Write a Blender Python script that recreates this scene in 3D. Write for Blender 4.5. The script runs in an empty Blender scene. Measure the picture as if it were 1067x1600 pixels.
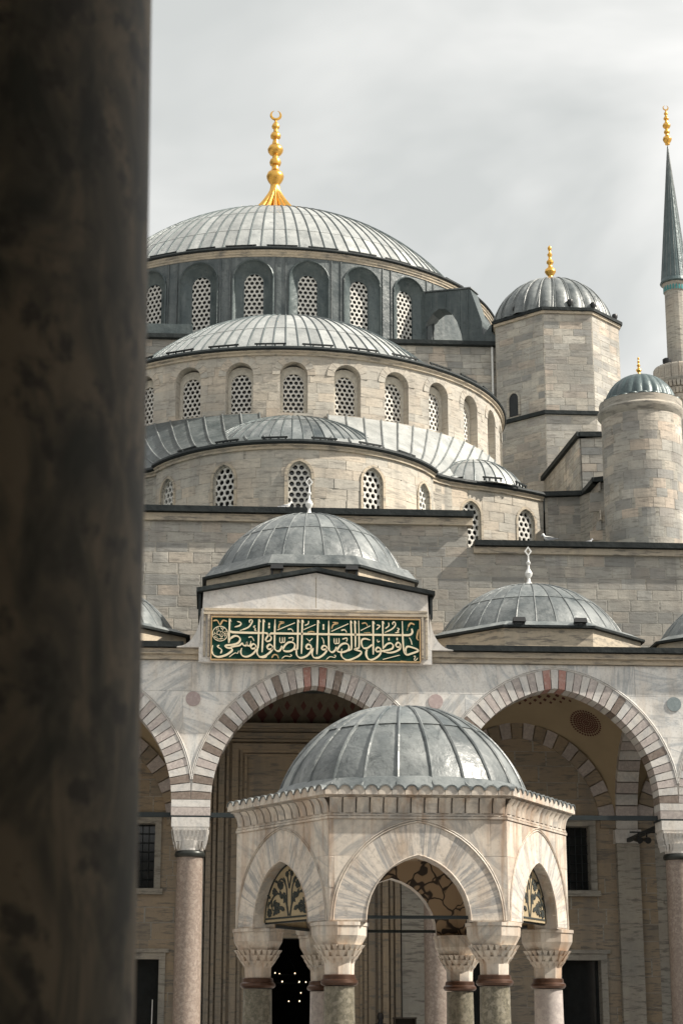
import bpy, math, random
from math import sin, cos, pi, sqrt, atan2, radians, degrees, asin
from mathutils import Vector, Matrix
random.seed(11)
sc = bpy.context.scene
col = sc.collection

# ------------------------------------------------------------------ camera
CAMX = -2.758
cam = bpy.data.cameras.new('camera'); camo = bpy.data.objects.new('camera', cam); col.objects.link(camo)
camo.location = (CAMX, 0, 1.6)
camo.rotation_euler = (radians(90 + 15.632), 0, radians(-3.869))
cam.sensor_fit = 'VERTICAL'; cam.sensor_height = 24; cam.lens = 24 * 1.80102
cam.clip_start = 0.05; cam.clip_end = 3000
cam.dof.use_dof = True; cam.dof.focus_distance = 48; cam.dof.aperture_fstop = 4.5
sc.camera = camo

# ------------------------------------------------------------------ light
SUN_EL = radians(43); SUN_DIR = Vector((1.0, -0.24, 0)).normalized()      # horizontal direction towards the sun
w = bpy.data.worlds.new('World'); sc.world = w; w.use_nodes = True
nt = w.node_tree; nt.nodes.clear()
out = nt.nodes.new('ShaderNodeOutputWorld')
bg1 = nt.nodes.new('ShaderNodeBackground'); bg2 = nt.nodes.new('ShaderNodeBackground'); mx = nt.nodes.new('ShaderNodeMixShader')
sky = nt.nodes.new('ShaderNodeTexSky'); sky.sky_type = 'NISHITA'; sky.sun_disc = False
sky.sun_elevation = SUN_EL; sky.sun_rotation = atan2(SUN_DIR.x, SUN_DIR.y); sky.dust_density = 3
bg1.inputs[1].default_value = 0.10
nt.links.new(sky.outputs[0], bg1.inputs[0])
# a thin, high cloud deck over the whole sky
tc = nt.nodes.new('ShaderNodeTexCoord'); mp = nt.nodes.new('ShaderNodeMapping'); mp.inputs['Scale'].default_value = (1.0, 1.0, 2.2)
nt.links.new(tc.outputs['Generated'], mp.inputs[0])
n1 = nt.nodes.new('ShaderNodeTexNoise'); n1.inputs['Scale'].default_value = 3.1; n1.inputs['Detail'].default_value = 5; n1.inputs['Roughness'].default_value = 0.5; n1.inputs['Distortion'].default_value = 0.4
nt.links.new(mp.outputs[0], n1.inputs['Vector'])
cr = nt.nodes.new('ShaderNodeValToRGB')
cr.color_ramp.elements[0].position = 0.36; cr.color_ramp.elements[0].color = (0.55, 0.565, 0.55, 1)
cr.color_ramp.elements[1].position = 0.62; cr.color_ramp.elements[1].color = (0.90, 0.89, 0.86, 1)
# cloud brightness by angle to the sun; unseen left sky dimmed to deepen shade
sd = nt.nodes.new('ShaderNodeVectorMath'); sd.operation = 'DOT_PRODUCT'; nt.links.new(tc.outputs['Generated'], sd.inputs[0])
sd.inputs[1].default_value = (SUN_DIR.x * cos(SUN_EL), SUN_DIR.y * cos(SUN_EL), sin(SUN_EL))
mr = nt.nodes.new('ShaderNodeMapRange'); mr.interpolation_type = 'SMOOTHSTEP'; nt.links.new(sd.outputs['Value'], mr.inputs[0])
mr.inputs[1].default_value = -0.85; mr.inputs[2].default_value = 0.12; mr.inputs[3].default_value = 0.07; mr.inputs[4].default_value = 0.82
nt.links.new(n1.outputs[0], cr.inputs[0]); nt.links.new(cr.outputs[0], bg2.inputs[0]); nt.links.new(mr.outputs[0], bg2.inputs[1])
mx.inputs[0].default_value = 0.95
nt.links.new(bg1.outputs[0], mx.inputs[1]); nt.links.new(bg2.outputs[0], mx.inputs[2]); nt.links.new(mx.outputs[0], out.inputs[0])
sun = bpy.data.lights.new('sun', 'SUN'); suno = bpy.data.objects.new('sun', sun); col.objects.link(suno)
sun.energy = 5.0; sun.angle = radians(0.6); sun.color = (1.0, 0.93, 0.82)
d = Vector((SUN_DIR.x * cos(SUN_EL), SUN_DIR.y * cos(SUN_EL), sin(SUN_EL)))
suno.rotation_euler = d.to_track_quat('Z', 'Y').to_euler(); suno.location = (40, 30, 70)
sc.view_settings.view_transform = 'Standard'; sc.view_settings.look = 'None'; sc.view_settings.gamma = 1
sc.view_settings.exposure = 0.6

# ------------------------------------------------------------------ material helpers
MATS = {}
class NT:
    def __init__(s, name):
        s.m = bpy.data.materials.new(name); s.m.use_nodes = True; s.t = s.m.node_tree; s.b = s.t.nodes['Principled BSDF']; MATS[name] = s.m
    def n(s, kind, **kw):
        x = s.t.nodes.new('ShaderNode' + kind)
        for k, v in kw.items():
            if k in x.inputs: x.inputs[k].default_value = v
            else: setattr(x, k, v)
        return x
    def l(s, a, b): s.t.links.new(a, b)
    def set(s, **kw):
        for k, v in kw.items(): s.b.inputs[k.replace('_', ' ')].default_value = v
    def pos(s): return s.n('NewGeometry').outputs['Position']
    def rnd(s): return s.n('ObjectInfo').outputs['Random']
    def vec(s, src, scale=(1, 1, 1), rot=(0, 0, 0), rand=0):
        if rand:
            r = s.n('Math', operation='MULTIPLY'); s.l(s.rnd(), r.inputs[0]); r.inputs[1].default_value = rand
            a = s.n('VectorMath', operation='ADD'); s.l(src, a.inputs[0]); s.l(r.outputs[0], a.inputs[1]); src = a.outputs[0]
        m = s.n('Mapping'); m.inputs['Scale'].default_value = scale; m.inputs['Rotation'].default_value = rot; s.l(src, m.inputs[0]); return m.outputs[0]
    def noise(s, v, scale, detail=4, rough=.55, dist=0):
        x = s.n('TexNoise', Scale=scale, Detail=detail, Roughness=rough, Distortion=dist); s.l(v, x.inputs['Vector']); return x.outputs[0]
    def ramp(s, f, *stops):
        r = s.n('ValToRGB'); e = r.color_ramp.elements
        while len(e) < len(stops): e.new(.5)
        for k, (p, c) in enumerate(stops):
            e[k].position = p; e[k].color = (c, c, c, 1) if isinstance(c, (int, float)) else (*c, 1)
        s.l(f, r.inputs[0]); return r.outputs[0]
    def mix(s, f, a, b, mode='MIX'):
        x = s.n('Mix', data_type='RGBA', blend_type=mode)
        for inp, val in ((x.inputs[0], f), (x.inputs[6], a), (x.inputs[7], b)):
            if isinstance(val, (int, float)): inp.default_value = val
            elif isinstance(val, tuple): inp.default_value = (*val, 1)
            else: s.l(val, inp)
        return x.outputs[2]
    def color(s, c):
        if isinstance(c, tuple): s.b.inputs['Base Color'].default_value = (*c, 1)
        else: s.l(c, s.b.inputs['Base Color'])
    def bump(s, h, strength=.3, dist=.02):
        b = s.n('Bump', Strength=strength, Distance=dist); s.l(h, b.inputs['Height']); s.l(b.outputs[0], s.b.inputs['Normal'])

def mk_limestone(name, tones, stain=.55, dirt=(.24, .24, .225), washf=.45, bedf=.8):
    M = NT(name); P = M.pos()
    if len(tones) > 1: c = M.ramp(M.rnd(), *tones)
    else: c = M.mix(0., tones[0][1], tones[0][1])
    big = M.noise(M.vec(P, (.3, .3, .5)), 1, 4, .6)
    c = M.mix(M.ramp(big, (.40, .0), (.60, stain)), c, dirt)
    warm = M.noise(M.vec(P, (.5, .5, .5), rand=9), 1, 3)
    c = M.mix(M.ramp(warm, (.48, 0.), (.78, .28)), c, (.50, .38, .27))
    bed = M.noise(M.vec(P, (1.5, 1.5, 10), rand=7), 1, 4, .7)
    c = M.mix(M.ramp(bed, (.515, 0.), (.63, bedf)), c, (.15, .14, .125))
    wash = M.noise(M.vec(P, (1.6, 1.6, .12)), 1, 4, .6)
    c = M.mix(M.ramp(wash, (.52, 0.), (.72, washf)), c, (.17, .165, .155))
    fine = M.noise(P, 9, 4, .7)
    c = M.mix(M.ramp(fine, (.3, .25), (.6, 0.)), c, (.2, .18, .16))
    M.color(c); M.set(Roughness=.9)
    h = M.mix(.5, bed, fine); M.bump(h, .55, .03); return M

mk_limestone('limestone', [(0, (.28, .277, .262)), (.2, (.41, .395, .36)), (.45, (.49, .465, .412)), (.65, (.56, .515, .44)), (.8, (.575, .48, .39)), (.9, (.33, .328, .315)), (1, (.66, .62, .545))], .62, (.19, .19, .178), .55, .55)
mk_limestone('limestone_shade', [(0, (.30, .24, .17)), (.3, (.36, .28, .19)), (.7, (.42, .32, .21)), (1, (.33, .27, .2))], .35)  # portico shade and its warm bounce put into the stone's colour
mk_limestone('limestone_plain', [(0, (.41, .385, .33))], .5)
mk_limestone('limestone_light', [(0, (.50, .47, .41)), (.3, (.55, .505, .43)), (.6, (.59, .53, .44)), (.85, (.585, .50, .40)), (.95, (.47, .445, .39)), (1, (.60, .55, .47))], .5, (.27, .262, .24), .4, .5)
mk_limestone('cornice_stone', [(0, (.52, .44, .33))], .3)

def mk_marble(name, base, vein, warm, warmf, grime=.25):
    M = NT(name); P = M.pos()
    sep = M.n('Mapping'); R = M.n('Combine' + 'XYZ'); s2 = M.n('Math', operation='MULTIPLY'); M.l(M.rnd(), s2.inputs[0]); s2.inputs[1].default_value = 3.1
    M.l(s2.outputs[0], R.inputs[1]); M.l(R.outputs[0], sep.inputs['Rotation']); M.l(P, sep.inputs[0])
    v = M.vec(sep.outputs[0], (.6, .6, 3.0), rand=40)
    a = M.noise(v, 1.1, 5, .62, .9)
    c = M.mix(M.ramp(a, (.42, 0.), (.52, .25), (.60, .8), (.70, .2)), base, vein)
    tone = M.ramp(M.rnd(), (0, .82), (1, 1.04)); c = M.mix(1., c, tone, 'MULTIPLY')
    s = M.noise(M.vec(P, (2.4, 2.4, .35)), 1, 5, .6)
    c = M.mix(M.ramp(s, (.48, 0.), (.72, warmf)), c, warm)
    if grime > .4: k3 = M.noise(M.vec(P, (9, 9, .55)), 1, 4, .6); c = M.mix(M.ramp(k3, (.52, 0.), (.68, .6)), c, (.33, .20, .115))
    gr = M.noise(M.vec(P, (1.1, 1.1, .8)), 1.3, 5, .68); c = M.mix(M.ramp(gr, (.50, 0.), (.68, grime)), c, (.19, .17, .15))
    g = M.noise(P, 14, 5, .7); c = M.mix(M.ramp(g, (.32, .35), (.5, 0.)), c, (.24, .22, .2))
    M.color(c); M.set(Roughness=.55); M.bump(g, .15, .01); return M
mk_marble('marble', (.82, .795, .75), (.42, .445, .46), (.52, .41, .30), .45)
mk_marble('marble_white', (.70, .67, .63), (.52, .515, .505), (.55, .46, .36), .35)
mk_marble('marble_warm', (.72, .645, .555), (.38, .37, .355), (.42, .275, .175), .8, grime=.55)

def mk_radial():
    M = NT('marble_voussoir'); tc_ = M.n('TexCoord'); sp_ = M.n('SeparateXYZ'); M.l(tc_.outputs['Object'], sp_.inputs[0]); P = M.pos()
    at_ = M.n('Math', operation='ARCTAN2'); M.l(sp_.outputs[2], at_.inputs[0]); M.l(sp_.outputs[0], at_.inputs[1])
    k1 = M.n('Math', operation='MULTIPLY'); M.l(at_.outputs[0], k1.inputs[0]); k1.inputs[1].default_value = 9.
    ln = M.n('VectorMath', operation='LENGTH'); M.l(tc_.outputs['Object'], ln.inputs[0])
    cb = M.n('CombineXYZ'); M.l(k1.outputs[0], cb.inputs[0]); r_ = M.n('Math', operation='MULTIPLY'); M.l(M.rnd(), r_.inputs[0]); r_.inputs[1].default_value = 30.; M.l(r_.outputs[0], cb.inputs[1]); M.l(ln.outputs['Value'], cb.inputs[2])
    a = M.noise(cb.outputs[0], 1.0, 5, .65, .7)
    c = M.mix(M.ramp(a, (.40, 0.), (.50, .3), (.58, 1.), (.70, .25)), (.70, .63, .55), (.34, .335, .33))
    s_ = M.noise(M.vec(P, (2.2, 2.2, .9)), 1.2, 5, .65); c = M.mix(M.ramp(s_, (.50, 0.), (.70, .6)), c, (.42, .30, .20))
    g = M.noise(P, 16, 4, .7); c = M.mix(M.ramp(g, (.34, .4), (.5, 0.)), c, (.22, .2, .18)); M.color(c); M.set(Roughness=.6); M.bump(g, .2, .01)
mk_radial()
def mk_speckle(name, a, b, c3, scale, rough=.5):
    M = NT(name); P = M.pos()
    n = M.noise(P, scale, 3, .8); v = M.n('TexVoronoi', Scale=scale * .8); M.l(P, v.inputs['Vector'])
    c = M.mix(M.ramp(n, (.40, 0.), (.56, 1.)), a, b)
    c = M.mix(M.ramp(v.outputs['Color'], (.55, 0.), (.8, .7)), c, c3)
    big = M.noise(M.vec(P, (1, 1, .4)), 1.1, 4); c = M.mix(M.ramp(big, (.4, 0.), (.7, .4)), c, b)
    t = M.ramp(M.rnd(), (0, .85), (1, 1.1)); c = M.mix(1., c, t, 'MULTIPLY')
    M.color(c); M.set(Roughness=rough)
mk_speckle('granite_grey', (.53, .47, .435), (.41, .36, .34), (.60, .54, .50), 16, .6)
mk_speckle('granite_pink', (.26, .205, .17), (.18, .14, .115), (.31, .26, .22), 18, .5)
mk_speckle('granite_olive', (.25, .225, .17), (.13, .12, .09), (.33, .30, .24), 22, .4)
mk_speckle('porphyry_red', (.44, .235, .195), (.35, .18, .15), (.5, .36, .31), 18, .5)
mk_speckle('porphyry_dim', (.44, .35, .335), (.38, .30, .29), (.5, .42, .40), 18, .5)
mk_speckle('slate_disc', (.27, .32, .33), (.22, .265, .275), (.32, .37, .38), 18, .5)
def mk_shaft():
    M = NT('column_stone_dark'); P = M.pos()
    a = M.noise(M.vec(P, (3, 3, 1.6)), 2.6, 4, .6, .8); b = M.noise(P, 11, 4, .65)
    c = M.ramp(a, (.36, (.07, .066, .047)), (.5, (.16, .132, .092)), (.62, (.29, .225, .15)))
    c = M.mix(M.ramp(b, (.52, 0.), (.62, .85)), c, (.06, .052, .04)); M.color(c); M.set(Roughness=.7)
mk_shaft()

def mk_lead(name, lo, hi, metal, rough, white=.4, spec=.5):
    M = NT(name); P = M.pos()
    a = M.noise(M.vec(P, (1, 1, 1), rand=30), .9, 5, .6)
    t = M.ramp(M.rnd(), (0, .82), (1, 1.15))
    c = M.mix(M.ramp(a, (.3, 0.), (.7, 1.)), lo, hi); c = M.mix(1., c, t, 'MULTIPLY')
    s = M.noise(M.vec(P, (3, 3, .5), rand=13), 1, 5, .65)
    c = M.mix(M.ramp(s, (.52, 0.), (.70, white)), c, (.42, .43, .42))
    k2 = M.noise(M.vec(P, (4, 4, 4), rand=21), 1, 5, .75, 1.5); c = M.mix(M.ramp(k2, (.54, 0.), (.66, .55)), c, tuple(x * .55 for x in lo))
    M.color(c); M.set(Metallic=metal, Specular_IOR_Level=spec)
    r = M.ramp(a, (.3, rough - .08), (.7, rough + .1)); M.l(r, M.b.inputs['Roughness'])
    bm = M.noise(M.vec(P, (1, 1, 1), rand=30), 2.6, 4, .55); M.bump(bm, .6, .07)
mk_lead('lead', (.045, .058, .063), (.235, .25, .247), .0, .40, .3, .5)
mk_lead('lead_shade', (.035, .048, .052), (.115, .13, .13), .0, .42, .2, .5)  # same lead darkened: shade on the drum is put into its colour
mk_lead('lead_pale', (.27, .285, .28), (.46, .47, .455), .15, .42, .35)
mk_lead('lead_dark', (.045, .062, .066), (.105, .128, .128), .15, .42, .12)
mk_lead('lead_teal', (.045, .075, .08), (.10, .135, .14), .15, .45, .08)
mk_lead('lead_edge', (.012, .016, .017), (.026, .031, .031), .0, .6, .02, .2)

def simple(name, c, rough=.6, metal=0., **kw):
    M = NT(name); P = M.pos(); n = M.noise(P, kw.get('scale', 6.), 4, .6)
    c2 = tuple(x * kw.get('lo', .75) for x in c); M.color(M.mix(M.ramp(n, (.35, 0.), (.65, 1.)), c2, c)); M.set(Roughness=rough, Metallic=metal); return M
simple('gold', (.80, .46, .11), .33, 1., lo=.85)
simple('gold_letter', (.80, .69, .49), .4, .15, lo=.9)
simple('gold_ornament', (.55, .37, .18), .4, .2, lo=.8)
simple('green_board', (.004, .042, .030), .8, 0., lo=.8); MATS['green_board'].node_tree.nodes['Principled BSDF'].inputs['Specular IOR Level'].default_value = .2
simple('iron', (.022, .030, .032), .5, .3)
simple('black_lamp', (.012, .013, .014), .45)
simple('pane_dark', (.018, .021, .022), .10)
simple('grille_stone', (.70, .68, .635), .8)
simple('grille_frame', (.60, .56, .48), .8)
simple('white_finial', (.74, .74, .72), .5, 0., lo=.85)
simple('copper', (.095, .048, .03), .36, .45)
simple('vault_plaster', (.40, .315, .20), .9, 0., scale=.7, lo=.86)
simple('ornament_red', (.13, .045, .035), .85)
simple('frieze_paint', (.19, .155, .11), .9, 0., scale=5.); simple('bronze_dark', (.035, .038, .034), .4, .4)
simple('ornament_dark', (.03, .036, .032), .85); simple('lunette_plaster', (.40, .32, .20), .9, 0., scale=3., lo=.75)
simple('courtyard_marble', (.28, .27, .255), .6, 0., scale=.5, lo=.8)
simple('paving', (.30, .29, .27), .7, 0., scale=.8, lo=.85)
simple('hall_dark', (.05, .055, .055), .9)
simple('wood_dark', (.05, .035, .022), .6)
simple('teal_tile', (.05, .24, .24), .3)
simple('feather', (.75, .75, .74), .7); simple('feather_grey', (.33, .34, .36), .7)
simple('cloth_dark', (.022, .022, .026), .9); simple('skin', (.45, .28, .2), .6); simple('hair', (.02, .015, .012), .6)
simple('rope_post', (.55, .42, .2), .35, .8)
def mk_bulb():
    M = NT('bulb'); M.color((1., .85, .6)); M.set(Emission_Color=(1., .78, .5, 1), Emission_Strength=2.2)
mk_bulb()
def mk_paint():
    M = NT('painted_ceiling'); P = M.pos(); v = M.n('TexVoronoi', Scale=3.2, feature='DISTANCE_TO_EDGE'); nz = M.n('TexNoise', Scale=2.4, Detail=2.)
    M.l(P, nz.inputs['Vector']); ad = M.n('VectorMath', operation='MULTIPLY_ADD'); M.l(nz.outputs['Color'], ad.inputs[0]); ad.inputs[1].default_value = (.5, .5, .5); M.l(P, ad.inputs[2]); M.l(ad.outputs[0], v.inputs['Vector'])
    c = M.mix(M.ramp(v.outputs['Distance'], (.03, 1.), (.06, 0.)), (.40, .30, .20), (.05, .04, .035)); M.color(c); M.set(Roughness=.9)
mk_paint()

# ------------------------------------------------------------------ mesh helpers
class MB:
    def __init__(s): s.v = []; s.f = []
    def add(s, v, f):
        o = len(s.v); s.v += [tuple(p) for p in v]; s.f += [tuple(i + o for i in q) for q in f]; return s
    def box(s, x0, x1, y0, y1, z0, z1):
        return s.add([(x0, y0, z0), (x1, y0, z0), (x1, y1, z0), (x0, y1, z0), (x0, y0, z1), (x1, y0, z1), (x1, y1, z1), (x0, y1, z1)],
                     [(0, 3, 2, 1), (4, 5, 6, 7), (0, 1, 5, 4), (1, 2, 6, 5), (2, 3, 7, 6), (3, 0, 4, 7)])
    def prism(s, A, B):            # two matching outlines
        n = len(A); return s.add(list(A) + list(B), [tuple(range(n)), tuple(range(2 * n - 1, n - 1, -1))] + [(i, i + n, (i + 1) % n + n, (i + 1) % n) for i in range(n)])
    def poly(s, pts, y0, y1):      # outline in x,z pushed along y
        return s.prism([(x, y0, z) for x, z in pts], [(x, y1, z) for x, z in pts])
    def lathe(s, prof, n=24, c=(0, 0, 0), a0=0., a1=2 * pi, flute=None, cap=True):
        full = abs(a1 - a0 - 2 * pi) < 1e-6; m = n if full else n + 1; v = []; f = []
        for r, z in prof:
            for k in range(m):
                a = a0 + (a1 - a0) * k / n; rr = r * (flute(a, z) if flute else 1)
                v.append((c[0] + rr * sin(a), c[1] - rr * cos(a), c[2] + z))
        for j in range(len(prof) - 1):
            for k in range(n):
                k2 = (k + 1) % m; f.append((j * m + k, j * m + k2, (j + 1) * m + k2, (j + 1) * m + k))
        if cap and full:
            if prof[0][0] > 1e-4: f.append(tuple(range(m - 1, -1, -1)))
            if prof[-1][0] > 1e-4: f.append(tuple(range((len(prof) - 1) * m, len(prof) * m)))
        return s.add(v, f)
    def tube(s, pts, r, n=6, r1=None):
        pts = [Vector(p) for p in pts]; v = []; f = []; L = len(pts)
        for i, p in enumerate(pts):
            t = (pts[min(i + 1, L - 1)] - pts[max(i - 1, 0)]).normalized(); u = t.cross(Vector((0, 0, 1)))
            if u.length < .01: u = Vector((1, 0, 0))
            u.normalize(); w_ = t.cross(u); rr = r if r1 is None else r + (r1 - r) * i / (L - 1)
            for k in range(n):
                a = 2 * pi * k / n; v.append(p + rr * (cos(a) * u + sin(a) * w_))
        for i in range(L - 1):
            for k in range(n): f.append((i * n + k, i * n + (k + 1) % n, (i + 1) * n + (k + 1) % n, (i + 1) * n + k))
        f.append(tuple(range(n - 1, -1, -1))); f.append(tuple(range((L - 1) * n, L * n)))
        return s.add(v, f)
    def mesh(s, name, mat, smooth=False):
        me = bpy.data.meshes.new(name); me.from_pydata(s.v, [], s.f); me.materials.append(MATS[mat])
        if smooth:
            me.polygons.foreach_set('use_smooth', [True] * len(me.polygons))
            if smooth != 'all':
                try: me.set_sharp_from_angle(angle=radians(38))
                except Exception: pass
        me.update(); return me

WL = {}
def ob(name, me, parent=None, loc=(0, 0, 0), rz=0., scale=None, local=False):
    o = bpy.data.objects.new(name, me); col.objects.link(o)
    if parent is not None:
        o.parent = parent
        if not local: b = WL[parent.name]; loc = (loc[0] - b[0], loc[1] - b[1], loc[2] - b[2])
    o.location = loc; o.rotation_euler = (0, 0, rz)
    if scale: o.scale = scale
    return o
def thing(name, label, cat, loc, group=None):
    o = bpy.data.objects.new(name, None); col.objects.link(o); o.location = loc; WL[o.name] = loc; o['label'] = label; o['category'] = cat; o.empty_display_size = .2
    if group: o['group'] = group
    return o
def part(name, mb, mat, parent, smooth=False):          # mesh made in world coordinates under a thing
    b = WL[parent.name]; mb.v = [(x - b[0], y - b[1], z - b[2]) for x, y, z in mb.v]
    return ob(name, mb.mesh(name, mat, smooth), parent, local=True)
def sub(name, mb, mat, parent, smooth=False, loc=(0, 0, 0), rz=0.): return ob(name, mb.mesh(name, mat, smooth), parent, loc, rz, local=True)
def structure(o): o['kind'] = 'structure'; return o

# paths in plan; walking left to right the outside is on the right hand (towards the viewer)
class Path:
    def __init__(s, pts):
        s.p = [Vector((x, y)) for x, y in pts]; s.c = [0]
        for a, b in zip(s.p, s.p[1:]): s.c.append(s.c[-1] + (b - a).length)
        s.L = s.c[-1]
    def at(s, u):
        for i in range(len(s.c) - 2):
            if u < s.c[i + 1]: break
        else: i = len(s.c) - 2
        t = (u - s.c[i]) / (s.c[i + 1] - s.c[i]); p = s.p[i].lerp(s.p[i + 1], t); d_ = (s.p[i + 1] - s.p[i]).normalized()
        return p, d_
    def pt(s, u, off=0.):           # off > 0 is outwards
        p, d_ = s.at(u); return p.x + d_.y * off, p.y - d_.x * off
    def ang(s, u, h=.15):
        a, _ = s.at(max(0, u - h)); b, _ = s.at(min(s.L, u + h)); return atan2(b.y - a.y, b.x - a.x)
    def near(s, x, y):
        return min((((s.at(u)[0] - Vector((x, y))).length), u) for u in [s.L * k / 600 for k in range(601)])[1]
def arc(cx, cy, R, a0, a1, n): return Path([(cx + R * sin(radians(a0 + (a1 - a0) * k / n)), cy - R * cos(radians(a0 + (a1 - a0) * k / n))) for k in range(n + 1)])

# arches: half span a, rise r, springing zs (two-centred)
def arch_e(a, r): return (r * r - a * a) / (2 * a)
def arch_hw(a, r, zs, z, off=0.):
    if z <= zs: return a + off
    e = arch_e(a, r); R = a + e + off; q = R * R - (z - zs) ** 2
    return sqrt(q) - e if q > e * e else -1.
def arch_pt(a, r, zs, off, t):      # t 0..1 from the left springing to the right
    e = arch_e(a, r); R = a + e + off; top = math.acos(max(-1, min(1, e / R))) if R > 0 else pi / 2
    if t <= .5: th = top * t * 2; return (e - R * cos(th), zs + R * sin(th))
    th = top * (1 - t) * 2; return (-e + R * cos(th), zs + R * sin(th))
def arch_top(a, r, zs, off=0.): return arch_pt(a, r, zs, off, .5)[1]
class Op:                            # an opening: centre u, arch or rectangle
    def __init__(s, u, a, zb, zs, r): s.u, s.a, s.zb, s.zs, s.r = u, a, zb, zs, r; s.zt = zs + r if r else zs
    def hw(s, z, off=0.):
        if z < s.zb - off * .5 - 1e-6 or z > s.zt + off + 1e-6: return -1.
        if not s.r: return s.a + off
        return arch_hw(s.a, s.r, s.zs, z, off)
    def outline(s, n=14):            # from lower left over the arch to lower right, relative to u
        if not s.r: return [(-s.a, s.zb), (-s.a, s.zs), (s.a, s.zs), (s.a, s.zb)]
        return [(-s.a, s.zb)] + [arch_pt(s.a, s.r, s.zs, 0, k / n) for k in range(n + 1)] + [(s.a, s.zb)]
def wall(path, u0, u1, z0, z1, ops=(), depth=.5, du=.8, off=0., back=False):
    m = MB(); ops = sorted(ops, key=lambda o: o.u); cuts = []; u = u0
    def P(u, z, o=0.): x, y = path.pt(u, off - o); return (x, y, z)
    def strip(a, b, za, zb_):
        k = max(1, int((b - a) / du))
        for i in range(k):
            p, q = a + (b - a) * i / k, a + (b - a) * (i + 1) / k
            m.add([P(p, za), P(q, za), P(q, zb_), P(p, zb_)], [(0, 1, 2, 3)])
            if back: m.add([P(p, za, depth), P(q, za, depth), P(q, zb_, depth), P(p, zb_, depth)], [(3, 2, 1, 0)])
    for o in ops:
        if o.u - o.a > u: strip(u, o.u - o.a, z0, z1)
        if o.zb > z0: strip(o.u - o.a, o.u + o.a, z0, o.zb)
        ol = o.outline(); top = ol[1:-1]
        for (xa, za), (xb, zb_) in zip(top, top[1:]):
            m.add([P(o.u + xa, za), P(o.u + xb, zb_), P(o.u + xb, z1), P(o.u + xa, z1)], [(0, 1, 2, 3)])
            if back: m.add([P(o.u + xa, za, depth), P(o.u + xb, zb_, depth), P(o.u + xb, z1, depth), P(o.u + xa, z1, depth)], [(3, 2, 1, 0)])
        ring = ol + ([ol[0]] if o.zb > z0 else [])
        for (xa, za), (xb, zb_) in zip(ring, ring[1:]):
            m.add([P(o.u + xa, za), P(o.u + xa, za, depth), P(o.u + xb, zb_, depth), P(o.u + xb, zb_)], [(0, 1, 2, 3)])
        u = o.u + o.a
    strip(u, u1, z0, z1)
    return m

# one shared dressed stone: unit box with chamfered face, pushed in y from 0 (face) to 1 (back)
def unit_block(mat):
    m = MB(); c = .03; q = .35
    A = [(-.5 + c, 0, -.5 + c), (.5 - c, 0, -.5 + c), (.5 - c, 0, .5 - c), (-.5 + c, 0, .5 - c)]
    B = [(-.5, q, -.5), (.5, q, -.5), (.5, q, .5), (-.5, q, .5)]; C_ = [(x, 1, z) for x, _, z in B]
    m.add(A + B + C_, [(0, 1, 2, 3)] + [(i, i + 4, (i + 1) % 4 + 4, (i + 1) % 4) for i in range(4)] + [(i + 4, i + 8, (i + 1) % 4 + 8, (i + 1) % 4 + 4) for i in range(4)])
    return m.mesh('block', mat)
UB = {k: unit_block(k) for k in ('limestone', 'limestone_shade', 'limestone_light', 'marble', 'marble_white', 'marble_warm')}
CB = {}
def curved_block(mat, Rc, wq):
    if (mat, Rc, wq) not in CB:
        m = MB(); K = 5; v = []
        for k in range(K + 1):
            a = (k / K - .5) * wq / Rc
            for rr, z in ((Rc, -.5), (Rc, .5), (Rc - .05, -.5), (Rc - .05, .5)): v.append((rr * sin(a), Rc - rr * cos(a), z))
        f = []
        for k in range(K):
            b = k * 4; f += [(b, b + 4, b + 5, b + 1), (b + 1, b + 5, b + 7, b + 3), (b + 2, b + 6, b + 4, b)]
        f += [(0, 1, 3, 2), (K * 4, K * 4 + 2, K * 4 + 3, K * 4 + 1)]
        CB[(mat, Rc, wq)] = m.add(v, f).mesh('stone_block', mat)
    return CB[(mat, Rc, wq)]
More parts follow.
